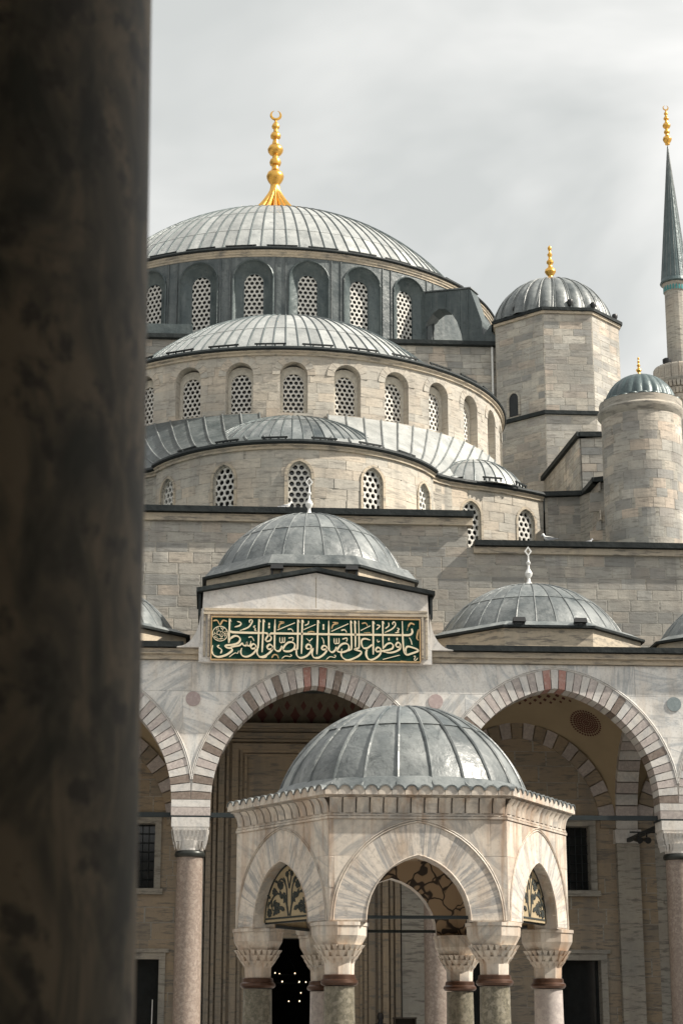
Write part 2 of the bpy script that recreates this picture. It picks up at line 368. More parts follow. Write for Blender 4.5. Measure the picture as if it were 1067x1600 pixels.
def ashlar(parent, path, u0, u1, zs, blen, ops=(), mat='limestone', proud=.005, joint=.007, name='stone_block', keep=None, clear=0., seed=0, limit=300, deep=.05, curve=0.):
    rg = random.Random(seed + 5); n = 0; rest = MB()
    for z0, z1 in zip(zs, zs[1:]):
        u = u0 - rg.random() * blen[1] * .7
        while u < u1 - .02:
            v = u + rg.uniform(*blen); a, b = max(u, u0), min(v, u1); u = v
            if u1 - v < .22: b = u1; u = u1
            if b - a < .06 or (keep and not keep((a + b) / 2, (z0 + z1) / 2)): continue
            pr_ = proud * rg.uniform(.5, 1.4); ja, jz = joint / 2, joint / 2
            hit = [o for o in ops if b > o.u - o.a - clear and a < o.u + o.a + clear and z1 > o.zb - clear * .5 and z0 < o.zt + clear]
            if not hit:
                um = (a + b) / 2; x, y = path.pt(um, pr_); nm = (x, y, (z0 + z1) / 2)
                if n < limit and curve:
                    wq = max(.2, round((b - a - joint) * 5) / 5); ob(name, curved_block(mat, curve, wq), parent, nm, path.ang(um), ((b - a - joint) / wq, 1, z1 - z0 - joint)); n += 1
                elif n < limit: ob(name, UB[mat], parent, nm, path.ang(um), (b - a - joint, deep, z1 - z0 - joint)); n += 1
                continue
            hit.sort(key=lambda o: o.u); cuts = [a] + [o.u for o in hit if a < o.u < b] + [b]
            for p, q in zip(cuts, cuts[1:]):
                if q - p < .05: continue
                um = (p + q) / 2
                lv = {z0 + jz, z1 - jz} | {z0 + (z1 - z0) * k / 5 for k in (1, 2, 3, 4)}
                for o in hit: lv |= {t for zc in (o.zb - clear * .5, o.zt + clear) for t in (zc - .002, zc + .002) if z0 + jz < t < z1 - jz}
                lv = sorted(lv); Lq = []; Rq = []
                for z in lv:
                    l_, r_ = p + ja, q - ja
                    for o in hit:
                        h = o.hw(z, clear)
                        if h <= 0: continue
                        if o.u <= p + 1e-6: l_ = max(l_, o.u + h)
                        else: r_ = min(r_, o.u - h)
                    if r_ < l_: r_ = l_ = (l_ + r_) / 2
                    Lq.append(l_); Rq.append(r_)
                if max(r - l for l, r in zip(Lq, Rq)) < .04: continue
                # keep only the levels where some stone is left
                ks = [k for k in range(len(lv)) if Rq[k] - Lq[k] > .004]; ks = list(range(max(0, ks[0] - 1), min(len(lv), ks[-1] + 2)))
                pts = [(Lq[k] - um, lv[k]) for k in ks][::-1] + [(Rq[k] - um, lv[k]) for k in ks]
                x, y = path.pt(um, pr_); m = MB(); zc = (z0 + z1) / 2
                m.poly([(xx, zz - zc) for xx, zz in pts], 0, deep)
                if n < limit: ob(name, m.mesh(name, mat), parent, (x, y, zc), path.ang(um)); n += 1
def courses(z0, z1, h, seed=0, var=.12):
    rg = random.Random(seed); k = max(1, round((z1 - z0) / h)); w_ = [1 + rg.uniform(-var, var) for _ in range(k)]; t = sum(w_); r = [z0]
    for x in w_: r.append(r[-1] + (z1 - z0) * x / t)
    return r

# window screens of round holes
GR = {}
def grille_mesh(w_, h, pitch, hole, mat='grille_stone'):
    key = (round(w_, 2), round(h, 2), pitch)
    if key in GR: return GR[key]
    m = MB(); R = pitch / sqrt(3); row = 0; z = 0.; dz = pitch * sqrt(3) / 2
    hexd = [(R * sin(pi / 3 * k), R * cos(pi / 3 * k)) for k in range(6)]
    outer = []
    for k in range(6):
        a, b = hexd[k], hexd[(k + 1) % 6]; outer += [a, ((a[0] + b[0]) / 2, (a[1] + b[1]) / 2)]
    inner = [(hole * pitch * sin(pi / 6 * k), hole * pitch * cos(pi / 6 * k)) for k in range(12)]
    while z < h + R:
        x = -w_ / 2 - pitch + (pitch / 2 if row % 2 else 0)
        while x < w_ / 2 + pitch:
            if abs(x) < w_ / 2 + R:
                v = [(x + p, 0, z + q) for p, q in outer] + [(x + p, 0, z + q) for p, q in inner] + [(x + p, .07, z + q) for p, q in inner]
                f = [(i, (i + 1) % 12, 12 + (i + 1) % 12, 12 + i) for i in range(12)] + [(12 + i, 12 + (i + 1) % 12, 24 + (i + 1) % 12, 24 + i) for i in range(12)]
                m.add(v, f)
            x += pitch
        z += dz; row += 1
    GR[key] = m.mesh('grille', mat); return GR[key]
PANES = {}
def window(parent, path, u, o, depth, frame, pitch, hole=.385, fmat='grille_frame', inset=0., splay=None):
    """arched stone window; o = inner light (sizes), depth = how far behind the face it sits, frame = width of the plate around it"""
    x, y = path.pt(u, 0); key = (o.a, o.zb, o.zs, o.r, depth, frame, fmat, pitch)
    if key not in PANES:
        m = MB(); N = 14; zc = o.zb
        inn = [(px, pz - zc) for px, pz in o.outline(N)]
        oo = Op(0, o.a + frame, o.zb - frame * .6, o.zs, o.r + frame if o.r else 0)
        if not o.r: oo.zs = oo.zt = o.zs + frame
        outl = [(px, pz - zc) for px, pz in oo.outline(N)]
        n = len(inn)
        v = [(px, depth, pz) for px, pz in outl] + [(px, depth, pz) for px, pz in inn] + [(px, depth + .12, pz) for px, pz in inn]
        f = [(i, i + 1, n + i + 1, n + i) for i in range(n - 1)] + [(n - 1, 0, n, 2 * n - 1)]
        f += [(n + i, n + i + 1, 2 * n + i + 1, 2 * n + i) for i in range(n - 1)] + [(2 * n - 1, n, 2 * n, 3 * n - 1)]
        m.add(v, f)
        pane = MB().poly([(px * 1.05, pz) for px, pz in inn], depth + .16, depth + .17)
        PANES[key] = (m.mesh('window', fmat), pane.mesh('pane', 'pane_dark'))
    fm, pm = PANES[key]
    wo = ob('window', fm, parent, (x, y, o.zb), path.ang(u))
    g = grille_mesh(o.a * 2, o.zt - o.zb, pitch, hole); ob('grille', g, wo, (0, depth + .045, 0), local=True)
    ob('pane', pm, wo, (0, 0, 0), local=True); return wo

# lead-covered domes
def cap_fn(R, h):
    if h >= R * .98: return lambda t: (R * cos(t * pi / 2), h * sin(t * pi / 2))
    rho = (R * R + h * h) / (2 * h); ph0 = asin(R / rho)
    return lambda t: (rho * sin(ph0 * (1 - t)), h - rho * (1 - cos(ph0 * (1 - t))))
def dome(parent, c, R, h, n, rows, az=(-100, 100), rib=.05, mat='lead', ribmat='lead_dark', fn=None, tt=.985, seed=0, smooth=True, lift=.012):  # default rib lead is darker: shadow lines along the ribs painted in
    fn = fn or cap_fn(R, h); rg = random.Random(seed); step = 2 * pi / n
    sh = MB(); sh.lathe([(fn(t / 14)[0] - .02, fn(t / 14)[1] - .02) for t in range(15)], 64, cap=False)
    so = ob('dome_shell', sh.mesh('dome_shell', mat, 'all'), parent, c)
    rowsT = rows if isinstance(rows, (list, tuple)) else [tt * j / rows for j in range(rows + 1)]
    def nrm(t):
        a = fn(max(0, t - .01)); b = fn(min(1, t + .01)); dr, dz = b[0] - a[0], b[1] - a[1]; L = sqrt(dr * dr + dz * dz) or 1; return dz / L, -dr / L
    sheets = []
    for j, (t0, t1) in enumerate(zip(rowsT, rowsT[1:])):
        m = MB(); v = []; K = 4; J = 5
        for jj in range(J + 1):
            s = jj / J; t = t0 + (t1 - t0) * s; r, z = fn(t); nr, nz = nrm(t); o_ = lift * (1.6 - 1.2 * s); r += nr * o_; z += nz * o_
            for k in range(K + 1):
                a = step * (k / K - .5) * .998; v.append((r * sin(a), -r * cos(a), z))
        r, z = fn(t0)
        for k in range(K + 1):
            a = step * (k / K - .5) * .998; v.append(((r - .01) * sin(a), -(r - .01) * cos(a), z))
        f = [(jj * (K + 1) + k, jj * (K + 1) + k + 1, (jj + 1) * (K + 1) + k + 1, (jj + 1) * (K + 1) + k) for jj in range(J) for k in range(K)]
        f += [((J + 1) * (K + 1) + k, (J + 1) * (K + 1) + k + 1, k + 1, k) for k in range(K)]
        m.add(v, f); sheets.append(m.mesh('lead_sheet', mat, True))
    m = MB(); prof = []; J = 18; v = []; f = []; cs = [(-1, -.3), (-.75, .65), (0, 1.), (.75, .65), (1, -.3)]
    for jj in range(J + 1):
        t = rowsT[0] + (rowsT[-1] - rowsT[0]) * jj / J; r, z = fn(t); nr, nz = nrm(t); wd = rib * (1 if r > R * .35 else max(.45, r / (R * .35)))
        for cx_, cz_ in cs: v.append((cx_ * wd * .8, -(r + nr * cz_ * wd * 1.2), z + nz * cz_ * wd * 1.2))
    for jj in range(J):
        for k in range(4): f.append((jj * 5 + k, jj * 5 + k + 1, (jj + 1) * 5 + k + 1, (jj + 1) * 5 + k))
    f.append((0, 1, 2, 3, 4)); m.add(v, f); rm = m.mesh('rib', ribmat, True)
    k0, k1 = int(radians(az[0]) / step) - 1, int(radians(az[1]) / step) + 1
    if k1 - k0 >= n: k0, k1 = 0, n - 1
    nsh = 0
    for k in range(k0, k1 + 1):
        for sm in sheets:
            if nsh < 298: ob('lead_sheet', sm, parent, c, k * step + rg.uniform(-.0006, .0006)); nsh += 1
        ob('rib', rm, parent, c, (k + .5) * step)
    return so
def guards(parent, c, R, z, length, az_list, drop=.05):
    m = MB(); L = length / 2
    m.box(-L, L, -.03, .03, .05, .11)
    for xx in (-.85, -.3, .3, .85): m.box(xx * L - .025, xx * L + .025, -.028, .028, -drop, .05)
    me = m.mesh('snow_guard', 'lead_edge')
    for a in az_list: ob('snow_guard', me, parent, (c[0] + R * sin(radians(a)), c[1] - R * cos(radians(a)), z), radians(a))
def ring(prof, c, n=96, a0=0, a1=360): return MB().lathe(prof, n, c, radians(a0), radians(a1), cap=False)

def finial(parent, c, H, mat='gold', base=None, name='finial'):
    """gilded finial: fluted skirt, bulbs and a crescent"""
    P = [(.030, .245), (.042, .25), (.042, .262), (.034, .266), (.060, .30), (.074, .33), (.078, .352), (.066, .385), (.042, .40), (.032, .425), (.030, .452), (.046, .462), (.053, .485), (.044, .512),
         (.028, .520), (.027, .552), (.050, .566), (.066, .59), (.070, .612), (.054, .645), (.034, .66), (.024, .70), (.021, .712), (.044, .728), (.047, .748), (.034, .775), (.02, .782), (.019, .812), (.034, .826), (.036, .842), (.024, .865), (.011, .885), (.008, .905)]
    m = MB().lathe([(r * H, z * H) for r, z in P], 20)
    o = ob(name, m.mesh(name, mat, True), parent, c)
    if base:
        k = MB().lathe([(2.5, -1.3), (2.1, -.9), (1.6, -.45), (1.16, .0), (.86, .42), (.62, .8), (.43, 1.15), (.31, 1.4), (.27, 1.66)], 108, flute=lambda a, z: 1 + .34 * (abs(cos(9 * a)) - .6) * max(0, 1 - max(0, z) / 1.7), cap=False)
        sub('fluted_skirt', k, mat, o, True)
    pts = []; R = .043 * H; zc = .952 * H; v = MB(); N = 22; ring_ = []
    for i in range(N + 1):
        a = radians(-90 - 162 + 324 * i / N); th = .014 * H * max(.12, cos((i / N - .5) * 2 * pi / 2) ** .8) ; ring_.append((Vector((R * cos(a), 0, zc + R * sin(a))), th))
    vv = []; ff = []
    for p, th in ring_:
        dr = (p - Vector((0, 0, zc))).normalized()
        for q in range(6): b = q * pi / 3; vv.append(p + dr * cos(b) * th + Vector((0, sin(b) * th, 0)))
    for i in range(N):
        for q in range(6): ff.append((i * 6 + q, i * 6 + (q + 1) % 6, (i + 1) * 6 + (q + 1) % 6, (i + 1) * 6 + q))
    sub('crescent', MB().add(vv, ff), mat, o, True)
    return o
def bulb_finial(parent, c, H, mat, base=.0):
    P = [(.17 + base, 0), (.15, .03), (.09, .10), (.06, .17), (.055, .2), (.10, .25), (.135, .31), (.12, .37), (.06, .42), (.045, .47), (.05, .5), (.085, .54), (.085, .58), (.05, .62), (.035, .67), (.037, .7), (.06, .735), (.06, .765), (.03, .80), (.022, .85), (.045, .89), (.05, .93), (.03, .97), (.0, 1.0)]
    return ob('finial', MB().lathe([(r * H, z * H) for r, z in P], 16).mesh('finial', mat, True), parent, c)

# ================================================================== ground
g = MB(); g.add([(-600, -600, 0), (600, -600, 0), (600, 600, 0), (-600, 600, 0)], [(0, 1, 2, 3)])
structure(ob('ground', g.mesh('ground', 'paving')))
g = MB().box(-26, 26, 4.2, 50.2, -.2, .02); structure(ob('courtyard_floor', g.mesh('courtyard_floor', 'courtyard_marble')))

YF = 52.; B = 6.908; YW = 59.; PF = .35
# ================================================================== great dome
MC = (0, 97.47); MR = 12.38
T = thing('great_dome', 'huge grey lead dome on windowed dark drum with tall gilded crescent finial, highest dome', 'dome', (0, 97.47, 34.0))
fullc = arc(0, 97.47, MR, -180, 180, 168); CIR = 2 * pi * MR
ops = []; wins = []
for k in range(-9, 9):
    if k in (3, -4): continue
    a = (k + .5) * 360 / 28; u = (a + 180) / 360 * fullc.L
    ops.append(Op(u, 1.0, 34.75, 37.46, 1.0)); wins.append(u)
part('drum_wall', wall(fullc, 0, fullc.L, 34., 38.62, ops, .05, .5), 'lead_shade', T)
inner = Op(0, .48, 34.95, 37.37, .48)
hood = MB(); N = 14; oo = Op(0, 1.0, 34.75, 37.46, 1.0).outline(N); ii = Op(0, .52, 34.9, 37.37, .52).outline(N); n = len(oo); vv = []
for (x0, z0), (x1, z1) in zip(oo, ii):
    for t in (0, .25, .5, .75, 1.):
        s_ = t ** 1.5; vv.append((x0 + (x1 - x0) * s_, .02 + .40 * t, z0 - 34.95 + (z1 - z0) * s_))
ff = [(i * 5 + j, i * 5 + j + 1, (i + 1) * 5 + j + 1, (i + 1) * 5 + j) for i in range(n - 1) for j in range(4)] + [(j + 1, j, (n - 1) * 5 + j, (n - 1) * 5 + j + 1) for j in range(4)]
hood.add(vv, ff); HM = hood.mesh('window_hood', 'lead_dark', True)
seam = MB().box(-.03, .03, -.05, .04, 34.75 - 36.5, 38.58 - 36.5); SM = seam.mesh('standing_seam', 'lead_shade')
trim = MB(); to = [(x * 1.0, z) for x, z in oo]
for (x0, z0), (x1, z1) in zip(oo, oo[1:]): pass
ring_pts = [(x, -.01, z - 34.95) for x, z in oo]; trim.tube(ring_pts, .045, 5); TRM = trim.mesh('hood_trim', 'lead_dark', True)
for u in wins:
    wo = window(T, fullc, u, inner, .42, .10, .255, .375, 'lead_dark')
    ob('window_hood', HM, wo, local=True); ob('hood_trim', TRM, wo, local=True)
    for du in (-1.17, 0, ):
        x, y = fullc.pt(u + CIR / 56 + (du + .585) * .42, 0); ob('standing_seam', SM, T, (x, y, 36.5), fullc.ang(u + CIR / 56))
part('cornice', ring([(12.36, 38.60), (12.42, 38.61), (12.42, 38.68), (12.48, 38.73), (12.48, 38.80), (12.54, 38.85), (12.54, 38.93), (11.5, 38.93)], (0, 97.47, 0), 160), 'cornice_stone', T, True)
part('eave', ring([(11.5, 38.94), (12.60, 38.94), (12.64, 39.0), (12.58, 39.10), (12.1, 39.22)], (0, 97.47, 0), 160), 'lead_edge', T, True)
part('gutter', ring([(12.5, 39.1), (12.0, 39.13), (11.3, 39.24)], (0, 97.47, 0), 160), 'lead_pale', T, True)
dome(T, (0, 97.47, 39.18), 11.5, 6.6, 108, [0, .17, .36, .58, .985], (-104, 104), .055, mat='lead_pale', seed=3)
guards(T, (0, 97.47), 12.35, 39.16, 1.55, [k * 9.6 - 67 for k in range(15)])
finial(T, (0, 97.47, 46.7), 6.54, base=True)
part('drum_base', ring([(13.1, 33.2), (13.1, 34.35), (13.15, 34.4), (13.15, 34.5), (12.2, 34.62)], (0, 97.47, 0), 112), 'lead_dark', T)

# square base under the great dome
T = thing('dome_base', 'grey stone block wall with black coping under the great dome beside the octagonal tower', 'wall', (0, 97, 0))
bp = Path([(-11.4, 84.5), (11.4, 84.5)])
part('wall', MB().box(-11.4, 11.4, 84.52, 110, 0, 33.85), 'limestone_plain', T)
ashlar(T, bp, 16.7, 22.2, courses(29.6, 33.8, .36, 3), (.5, 1.0), seed=4)
ashlar(T, bp, .6, 6.0, courses(29.6, 33.8, .36, 5), (.5, 1.0), seed=6)
part('coping', MB().box(-11.4, 11.4, 84.2, 86.5, 33.86, 34.06), 'lead_edge', T)
part('downpipe', MB().tube([(10.35, 84.38, 33.8), (10.35, 84.38, 22.)], .055, 8), 'white_finial', T, True)
part('roof', MB().box(-10.4, 10.4, 86.4, 109.8, 33.87, 34.04), 'lead_dark', T)
# stepped ledge to the left of the drum
part('ledge', MB().box(-9.5, -4.3, 84.32, 85.6, 34.07, 34.6), 'lead_dark', T)

# ================================================================== half dome in front
SCY = 78.1; SR = 9.58
T = thing('half_dome', 'wide pale lead half dome over cream wall with row of round-arched screened windows', 'half dome', (0, SCY, 22.))
sp = arc(0, SCY, SR, -128, 128, 128); aw = 360 / 28
ops = []; wu = []
for k in range(-8, 9):
    u = (k * aw + 128) / 256 * sp.L; ops.append(Op(u, .55, 24.82, 26.40, .55)); wu.append(u)
part('wall', wall(sp, 0, sp.L, 23.2, 27.2, ops, .5, .45), 'limestone_light', T)
i2 = Op(0, .405, 24.95, 26.16, .405)
for u in wu: window(T, sp, u, i2, .36, .30, .205, .38)
vis = [o for o in ops]
# window arch rings and dressed blocks
for o in ops:
    K = 9
    x, y = sp.pt(o.u)
    for k in range(K):
        ta, tb = k / K + .004, (k + 1) / K - .004
        pts = [arch_pt(.55, .55, 0, 0.0, ta), arch_pt(.55, .55, 0, 0.0, (ta + tb) / 2), arch_pt(.55, .55, 0, 0.0, tb), arch_pt(.55, .55, 0, .30, tb), arch_pt(.55, .55, 0, .30, (ta + tb) / 2), arch_pt(.55, .55, 0, .30, ta)]
        if abs(degrees(sp.ang(o.u))) < 95:
            ob('arch_stone', MB().poly(pts, -.0055, .04).mesh('arch_stone', 'limestone_light'), T, (x, y, 26.40), sp.ang(o.u))
ashlar(T, sp, sp.L * (128 - 62) / 256, sp.L * (128 + 92) / 256, courses(23.5, 27.2, .37, 8), (.55, 1.15), ops, 'limestone_light', clear=.0, seed=9, limit=290, curve=9.58)
part('cornice', ring([(9.56, 27.18), (9.66, 27.2), (9.66, 27.28), (9.74, 27.33), (9.74, 27.38), (9.0, 27.38)], (0, SCY, 0), 128, -130, 130), 'cornice_stone', T, True)
part('eave', ring([(9.0, 27.39), (9.78, 27.39), (9.82, 27.45), (9.76, 27.55), (9.4, 27.62)], (0, SCY, 0), 128, -130, 130), 'lead_edge', T, True)
part('gutter', ring([(9.7, 27.54), (9.2, 27.57), (7.9, 27.72)], (0, SCY, 0), 128, -130, 130), 'lead_pale', T, True)
dome(T, (0, SCY, 27.60), 8.15, 4.38, 92, [0, .28, .58, .985], (-92, 96), .045, mat='lead_pale', seed=5)
guards(T, (0, SCY), 9.62, 27.60, 1.25, [k * 11.2 - 61.6 for k in range(13)])

# ================================================================== exedrae tier
EZ = 21.83
side = [(5.1, 66.44), (5.5, 66.90), (6.0, 67.28), (6.67, 67.6), (7.2, 67.80), (7.69, 67.98), (8.2, 68.19), (8.74, 68.45), (9.3, 68.77), (9.93, 69.17)]
ECY = 68.82; ER = 5.87
def tier_wall(T, path, wus, u0, u1, seed, a=.41, blocks=None, curve=0.):
    ops = [Op(u, a, 19.3, 20.62, a * 1.28) for u in wus]
    part('wall', wall(path, 0, path.L, 16.8, EZ - .22, ops, .4, .4, off=-.14), 'limestone_plain', T)
    op2 = []
    q = Path([path.pt(path.L * k / 80, -.14) for k in range(81)]); f = q.L / path.L
    for u in wus:
        window(T, q, u * f, Op(0, a - .03, 19.33, 20.62, (a - .03) * 1.28), .08, .10, .235, .385)
        op2.append(Op(u * f, a, 19.3, 20.62, a * 1.28))
        x, y = q.pt(u * f)
        fr = MB(); ol = Op(0, a + .02, 19.28, 20.62, a * 1.28 + .02).outline(14); ol2 = Op(0, a + .12, 19.28, 20.62, a * 1.28 + .12).outline(14)
        for (p0, p1, q1, q0) in zip(ol, ol[1:], ol2[1:], ol2): fr.poly([p0, p1, q1, q0], -.035, .02)
        ob('window_surround', fr.mesh('window_surround', 'cornice_stone'), T, (x, y, 0), q.ang(u * f))
    b0, b1 = blocks or (0, q.L)
    ashlar(T, q, b0 * f, b1 * f, courses(17.6, EZ - .22, .37, seed), (.55, 1.2), op2, 'limestone_light', clear=.12, seed=seed, limit=240, curve=curve)
def eave_strip(T, path, mat, prof, name, n=80):
    m = MB(); v = []; f = []; K = len(prof)
    for k in range(n + 1):
        u = path.L * k / n; a = path.ang(u, .25); p, _ = path.at(u)
        for off, z in prof: v.append((p.x + sin(a) * off, p.y - cos(a) * off, z))
    f = [(i * K + j, (i + 1) * K + j, (i + 1) * K + j + 1, i * K + j + 1) for i in range(n) for j in range(K - 1)]
    return part(name, m.add(v, f), mat, T, True)
CORN = [(-.15, EZ - .24), (-.06, EZ - .22), (-.06, EZ - .14), (0., EZ - .10), (0., EZ - .06), (-.3, EZ - .06)]
EAVE = [(-.3, EZ - .05), (.05, EZ - .05), (.09, EZ + .01), (.04, EZ + .11), (-.35, EZ + .20)]
T = thing('central_exedra', 'ribbed lead half dome on curved cream wall directly below the wide half dome', 'half dome', (0, ECY, 17))
cp = arc(0, ECY, ER, -65, 65, 60)
tier_wall(T, cp, [cp.L * (65 + a) / 130 for a in (-56, -28, 0, 28, 56)], 0, cp.L, 21, curve=ER - .14)
eave_strip(T, cp, 'cornice_stone', CORN, 'cornice'); eave_strip(T, cp, 'lead_edge', EAVE, 'eave')
part('gutter', ring([(5.85, EZ + .10), (5.4, EZ + .14), (4.5, EZ + .24)], (0, ECY, 0), 96, -68, 68), 'lead', T, True)
dome(T, (0, ECY, EZ + .12), 4.75, 2.52, 66, [0, .45, .985], (-76, 76), .035, seed=6)
guards(T, (0, ECY), 5.72, EZ + .15, .95, [-45, -27, -9, 9, 27, 45])
for sgn, lab in ((1, 'low lead quarter dome over lit cream wall with two screened windows, right of central exedra'), (-1, 'dark lead skirt roof and wall edge beside the foreground column, left of central exedra')):
    T = thing('side_exedra', lab, 'half dome', (sgn * 7.5, 69, 17))
    pts = [(sgn * x, y) for x, y in side]; ext = [(sgn * 11.42, 68.9), (sgn * 11.5, 67.1), (sgn * 12.2, 66.75)]
    if sgn < 0: pts = pts[::-1]; ext = ext[::-1]
    pp = Path(pts)
    wus = [pp.near(sgn * 6.9, 67.7), pp.near(sgn * 9.2, 68.7)]
    tier_wall(T, pp, wus, 0, pp.L, 31 + sgn, .40)
    eave_strip(T, pp, 'cornice_stone', CORN, 'cornice'); eave_strip(T, pp, 'lead_edge', EAVE, 'eave')
    ep = Path(([pts[-1]] + ext) if sgn > 0 else (ext + [pts[0]]))
    part('flank_wall', wall(ep, 0, ep.L, 16.8, EZ - .05, (), .3, .6, off=-.16), 'limestone_plain', T)
    if sgn > 0:
        ashlar(T, Path([ep.pt(ep.L * k / 60, -.16) for k in range(61)]), .1, 1.55, courses(17.2, EZ - .06, .38, 2), (.5, .9), seed=3)
        ashlar(T, Path([ep.pt(ep.L * k / 60, -.16) for k in range(61)]), 1.75, 4.1, courses(17.2, EZ - .06, .38, 2), (.5, .9), seed=3)
    cm = MB()
    for (a0, b0), (a1, b1) in zip(([pts[-1]] + ext) if sgn > 0 else ext, ext if sgn > 0 else ext[1:] + [pts[0]]):
        d_ = Vector((a1 - a0, b1 - b0)).normalized(); nx, ny = d_.y, -d_.x; e = .09
        A = [(a0 - d_.x * e + nx * .08, b0 - d_.y * e + ny * .08), (a1 + d_.x * e + nx * .08, b1 + d_.y * e + ny * .08), (a1 - nx * .5, b1 - ny * .5), (a0 - nx * .5, b0 - ny * .5)]
        cm.prism([(x, y, EZ - .04) for x, y in A], [(x, y, EZ + .14) for x, y in A])
    part('coping', cm, 'lead_edge', T)
    dome(T, (sgn * 7.2, 69.85, EZ + .10), 2.1, 1.4, 30, [0, .5, .985], (-75, 75) , .035, mat='lead_pale', seed=8)
    guards(T, (sgn * 7.2, 69.85), 2.2, EZ + .16, .8, [-28, 12, 50])
    # lead skirt roof rising from the eaves to the drum of the half dome, in separate sheets
    def outer(a):
        if abs(a) < 62: return (ER - .02) * sin(radians(a)) , ECY - (ER - .02) * cos(radians(a))
    N = 18; b0 = []
    for k in range(N + 1):
        t = k / N; az = radians(8 + 80 * t) * sgn
        top = (SR * 1.004 * sin(az), SCY - SR * 1.004 * cos(az), 24.78)
        if t < .42: a = radians(12 + (64 - 12) * t / .42) * sgn; bt = (ER * .985 * sin(a), ECY - ER * .985 * cos(a), EZ + .13)
        else:
            q = Path(side); s_ = (t - .42) / .58; x, y = q.pt(q.L * s_, -.12); bt = (sgn * x, y, EZ + .13)
        b0.append((top, bt))
    for k in range(N):
        (t0, e0), (t1, e1) = b0[k], b0[k + 1]; m = MB()
        ln = lambda p, q, s_: tuple(p[i] + (q[i] - p[i]) * s_ + (0, 0, -.25 * sin(pi * s_))[i] for i in range(3))
        J = 5; v = [];
        for j in range(J + 1):
            a, b = ln(t0, e0, j / J), ln(t1, e1, j / J); v += [a, b]
        m.add(v, [(2 * j, 2 * j + 1, 2 * j + 3, 2 * j + 2) for j in range(J)])
        part('lead_sheet', m, 'lead_shade' if sgn < 0 else 'lead_pale', T)  # shade of the left skirt painted in with a darker lead
        part('rib', MB().tube([(x, y, z + .03) for x, y, z in [ln(t0, e0, j / J) for j in range(J + 1)]], .035, 5), 'lead', T, True)

# ================================================================== octagonal tower
TCX, TCY = 13.66, 84.9
def octagon(cx, cy, r, rot=0.): return [(cx + r * sin(radians(22.5 + 45 * k + rot)), cy - r * cos(radians(22.5 + 45 * k + rot))) for k in range(8)]
def tower_oct(r):
    p = octagon(TCX, TCY, r); a, b = Vector(p[7]), Vector(p[6]); d_ = (b - a).normalized() * .45; p[6] = (b.x + d_.x, b.y + d_.y); return p
def ngon_prism(pts, z0, z1): return MB().prism([(x, y, z0) for x, y in pts], [(x, y, z1) for x, y in pts])
for sgn in (1,):
    T = thing('weight_tower', 'octagonal stone tower with fluted lead cupola and small gilded finial right of great dome', 'tower', (TCX, TCY, 20))
    R1 = 3.10; R2 = 3.22
    part('shaft', ngon_prism(tower_oct(R1), 29.6, 34.7), 'limestone_plain', T)
    part('lower_stage', ngon_prism(tower_oct(R2), 14., 29.55), 'limestone_plain', T)
    op_ = None
    for k in (-2, -1, 0, 1):
        a, b = tower_oct(R1)[(k - 1) % 8], tower_oct(R1)[k % 8]
        fp = Path([a, b]); fo = [Op(fp.L * .36, .27, 29.9, 30.75, .3)] if k == -1 else []
        ashlar(T, fp, 0.02, fp.L - .02, courses(29.75, 34.68, .36, 3), (.55, 1.25), fo, 'limestone', clear=.03, seed=40 + k)
        if fo:
            x, y = fp.pt(fo[0].u, .02); m = MB().poly([(p, q - 29.9) for p, q in fo[0].outline(10)], -.004, .03); ob('doorway', m.mesh('doorway', 'pane_dark'), T, (x, y, 29.9), fp.ang(1))
            sr = MB(); o1 = Op(0, .27, 29.9, 30.75, .3).outline(10); o2 = Op(0, .38, 29.9, 30.75, .41).outline(10)
            for (p0, p1, q1, q0) in zip(o1, o1[1:], o2[1:], o2): sr.poly([(p[0], p[1] - 29.9) for p in (p0, p1, q1, q0)], -.05, .03)
            ob('door_surround', sr.mesh('door_surround', 'limestone_plain'), T, (x, y, 29.9), fp.ang(1))
        a, b = tower_oct(R2)[(k - 1) % 8], tower_oct(R2)[k % 8]
        fp = Path([a, b]); ashlar(T, fp, 0.02, fp.L - .02, courses(21.2, 29.5, .37, 4), (.55, 1.3), (), 'limestone', seed=50 + k)
    part('lower_coping', ngon_prism(tower_oct(R2 + .14), 29.56, 29.74), 'lead_edge', T)
    part('cornice', ngon_prism(tower_oct(R1 + .10), 34.71, 34.84), 'cornice_stone', T)
    part('eave', ngon_prism(tower_oct(R1 + .2), 34.85, 35.0), 'lead_edge', T)
    fl = lambda a, z: 1 + .06 * (abs(cos(12 * a)) - .5)
    DX = TCX - .2; f_ = cap_fn(2.95, 2.55)
    part('cupola', MB().lathe([f_(t / 16) for t in range(17)], 192, (DX, TCY, 35.0), flute=fl, cap=False), 'lead', T, 'all')
    m = MB(); v = []; rb = []
    for t in range(15): r, z = f_(t / 16); rb.append((0, -(r * 1.015 + .01), z + .01))
    RM = MB().tube(rb, .035, 5).mesh('rib', 'lead', True)
    for k in range(-9, 10): ob('rib', RM, T, (DX, TCY, 35.0), (k + .5) * pi / 12)
    bulb_finial(T, (DX, TCY, 37.45), 2.1, 'gold', .08)
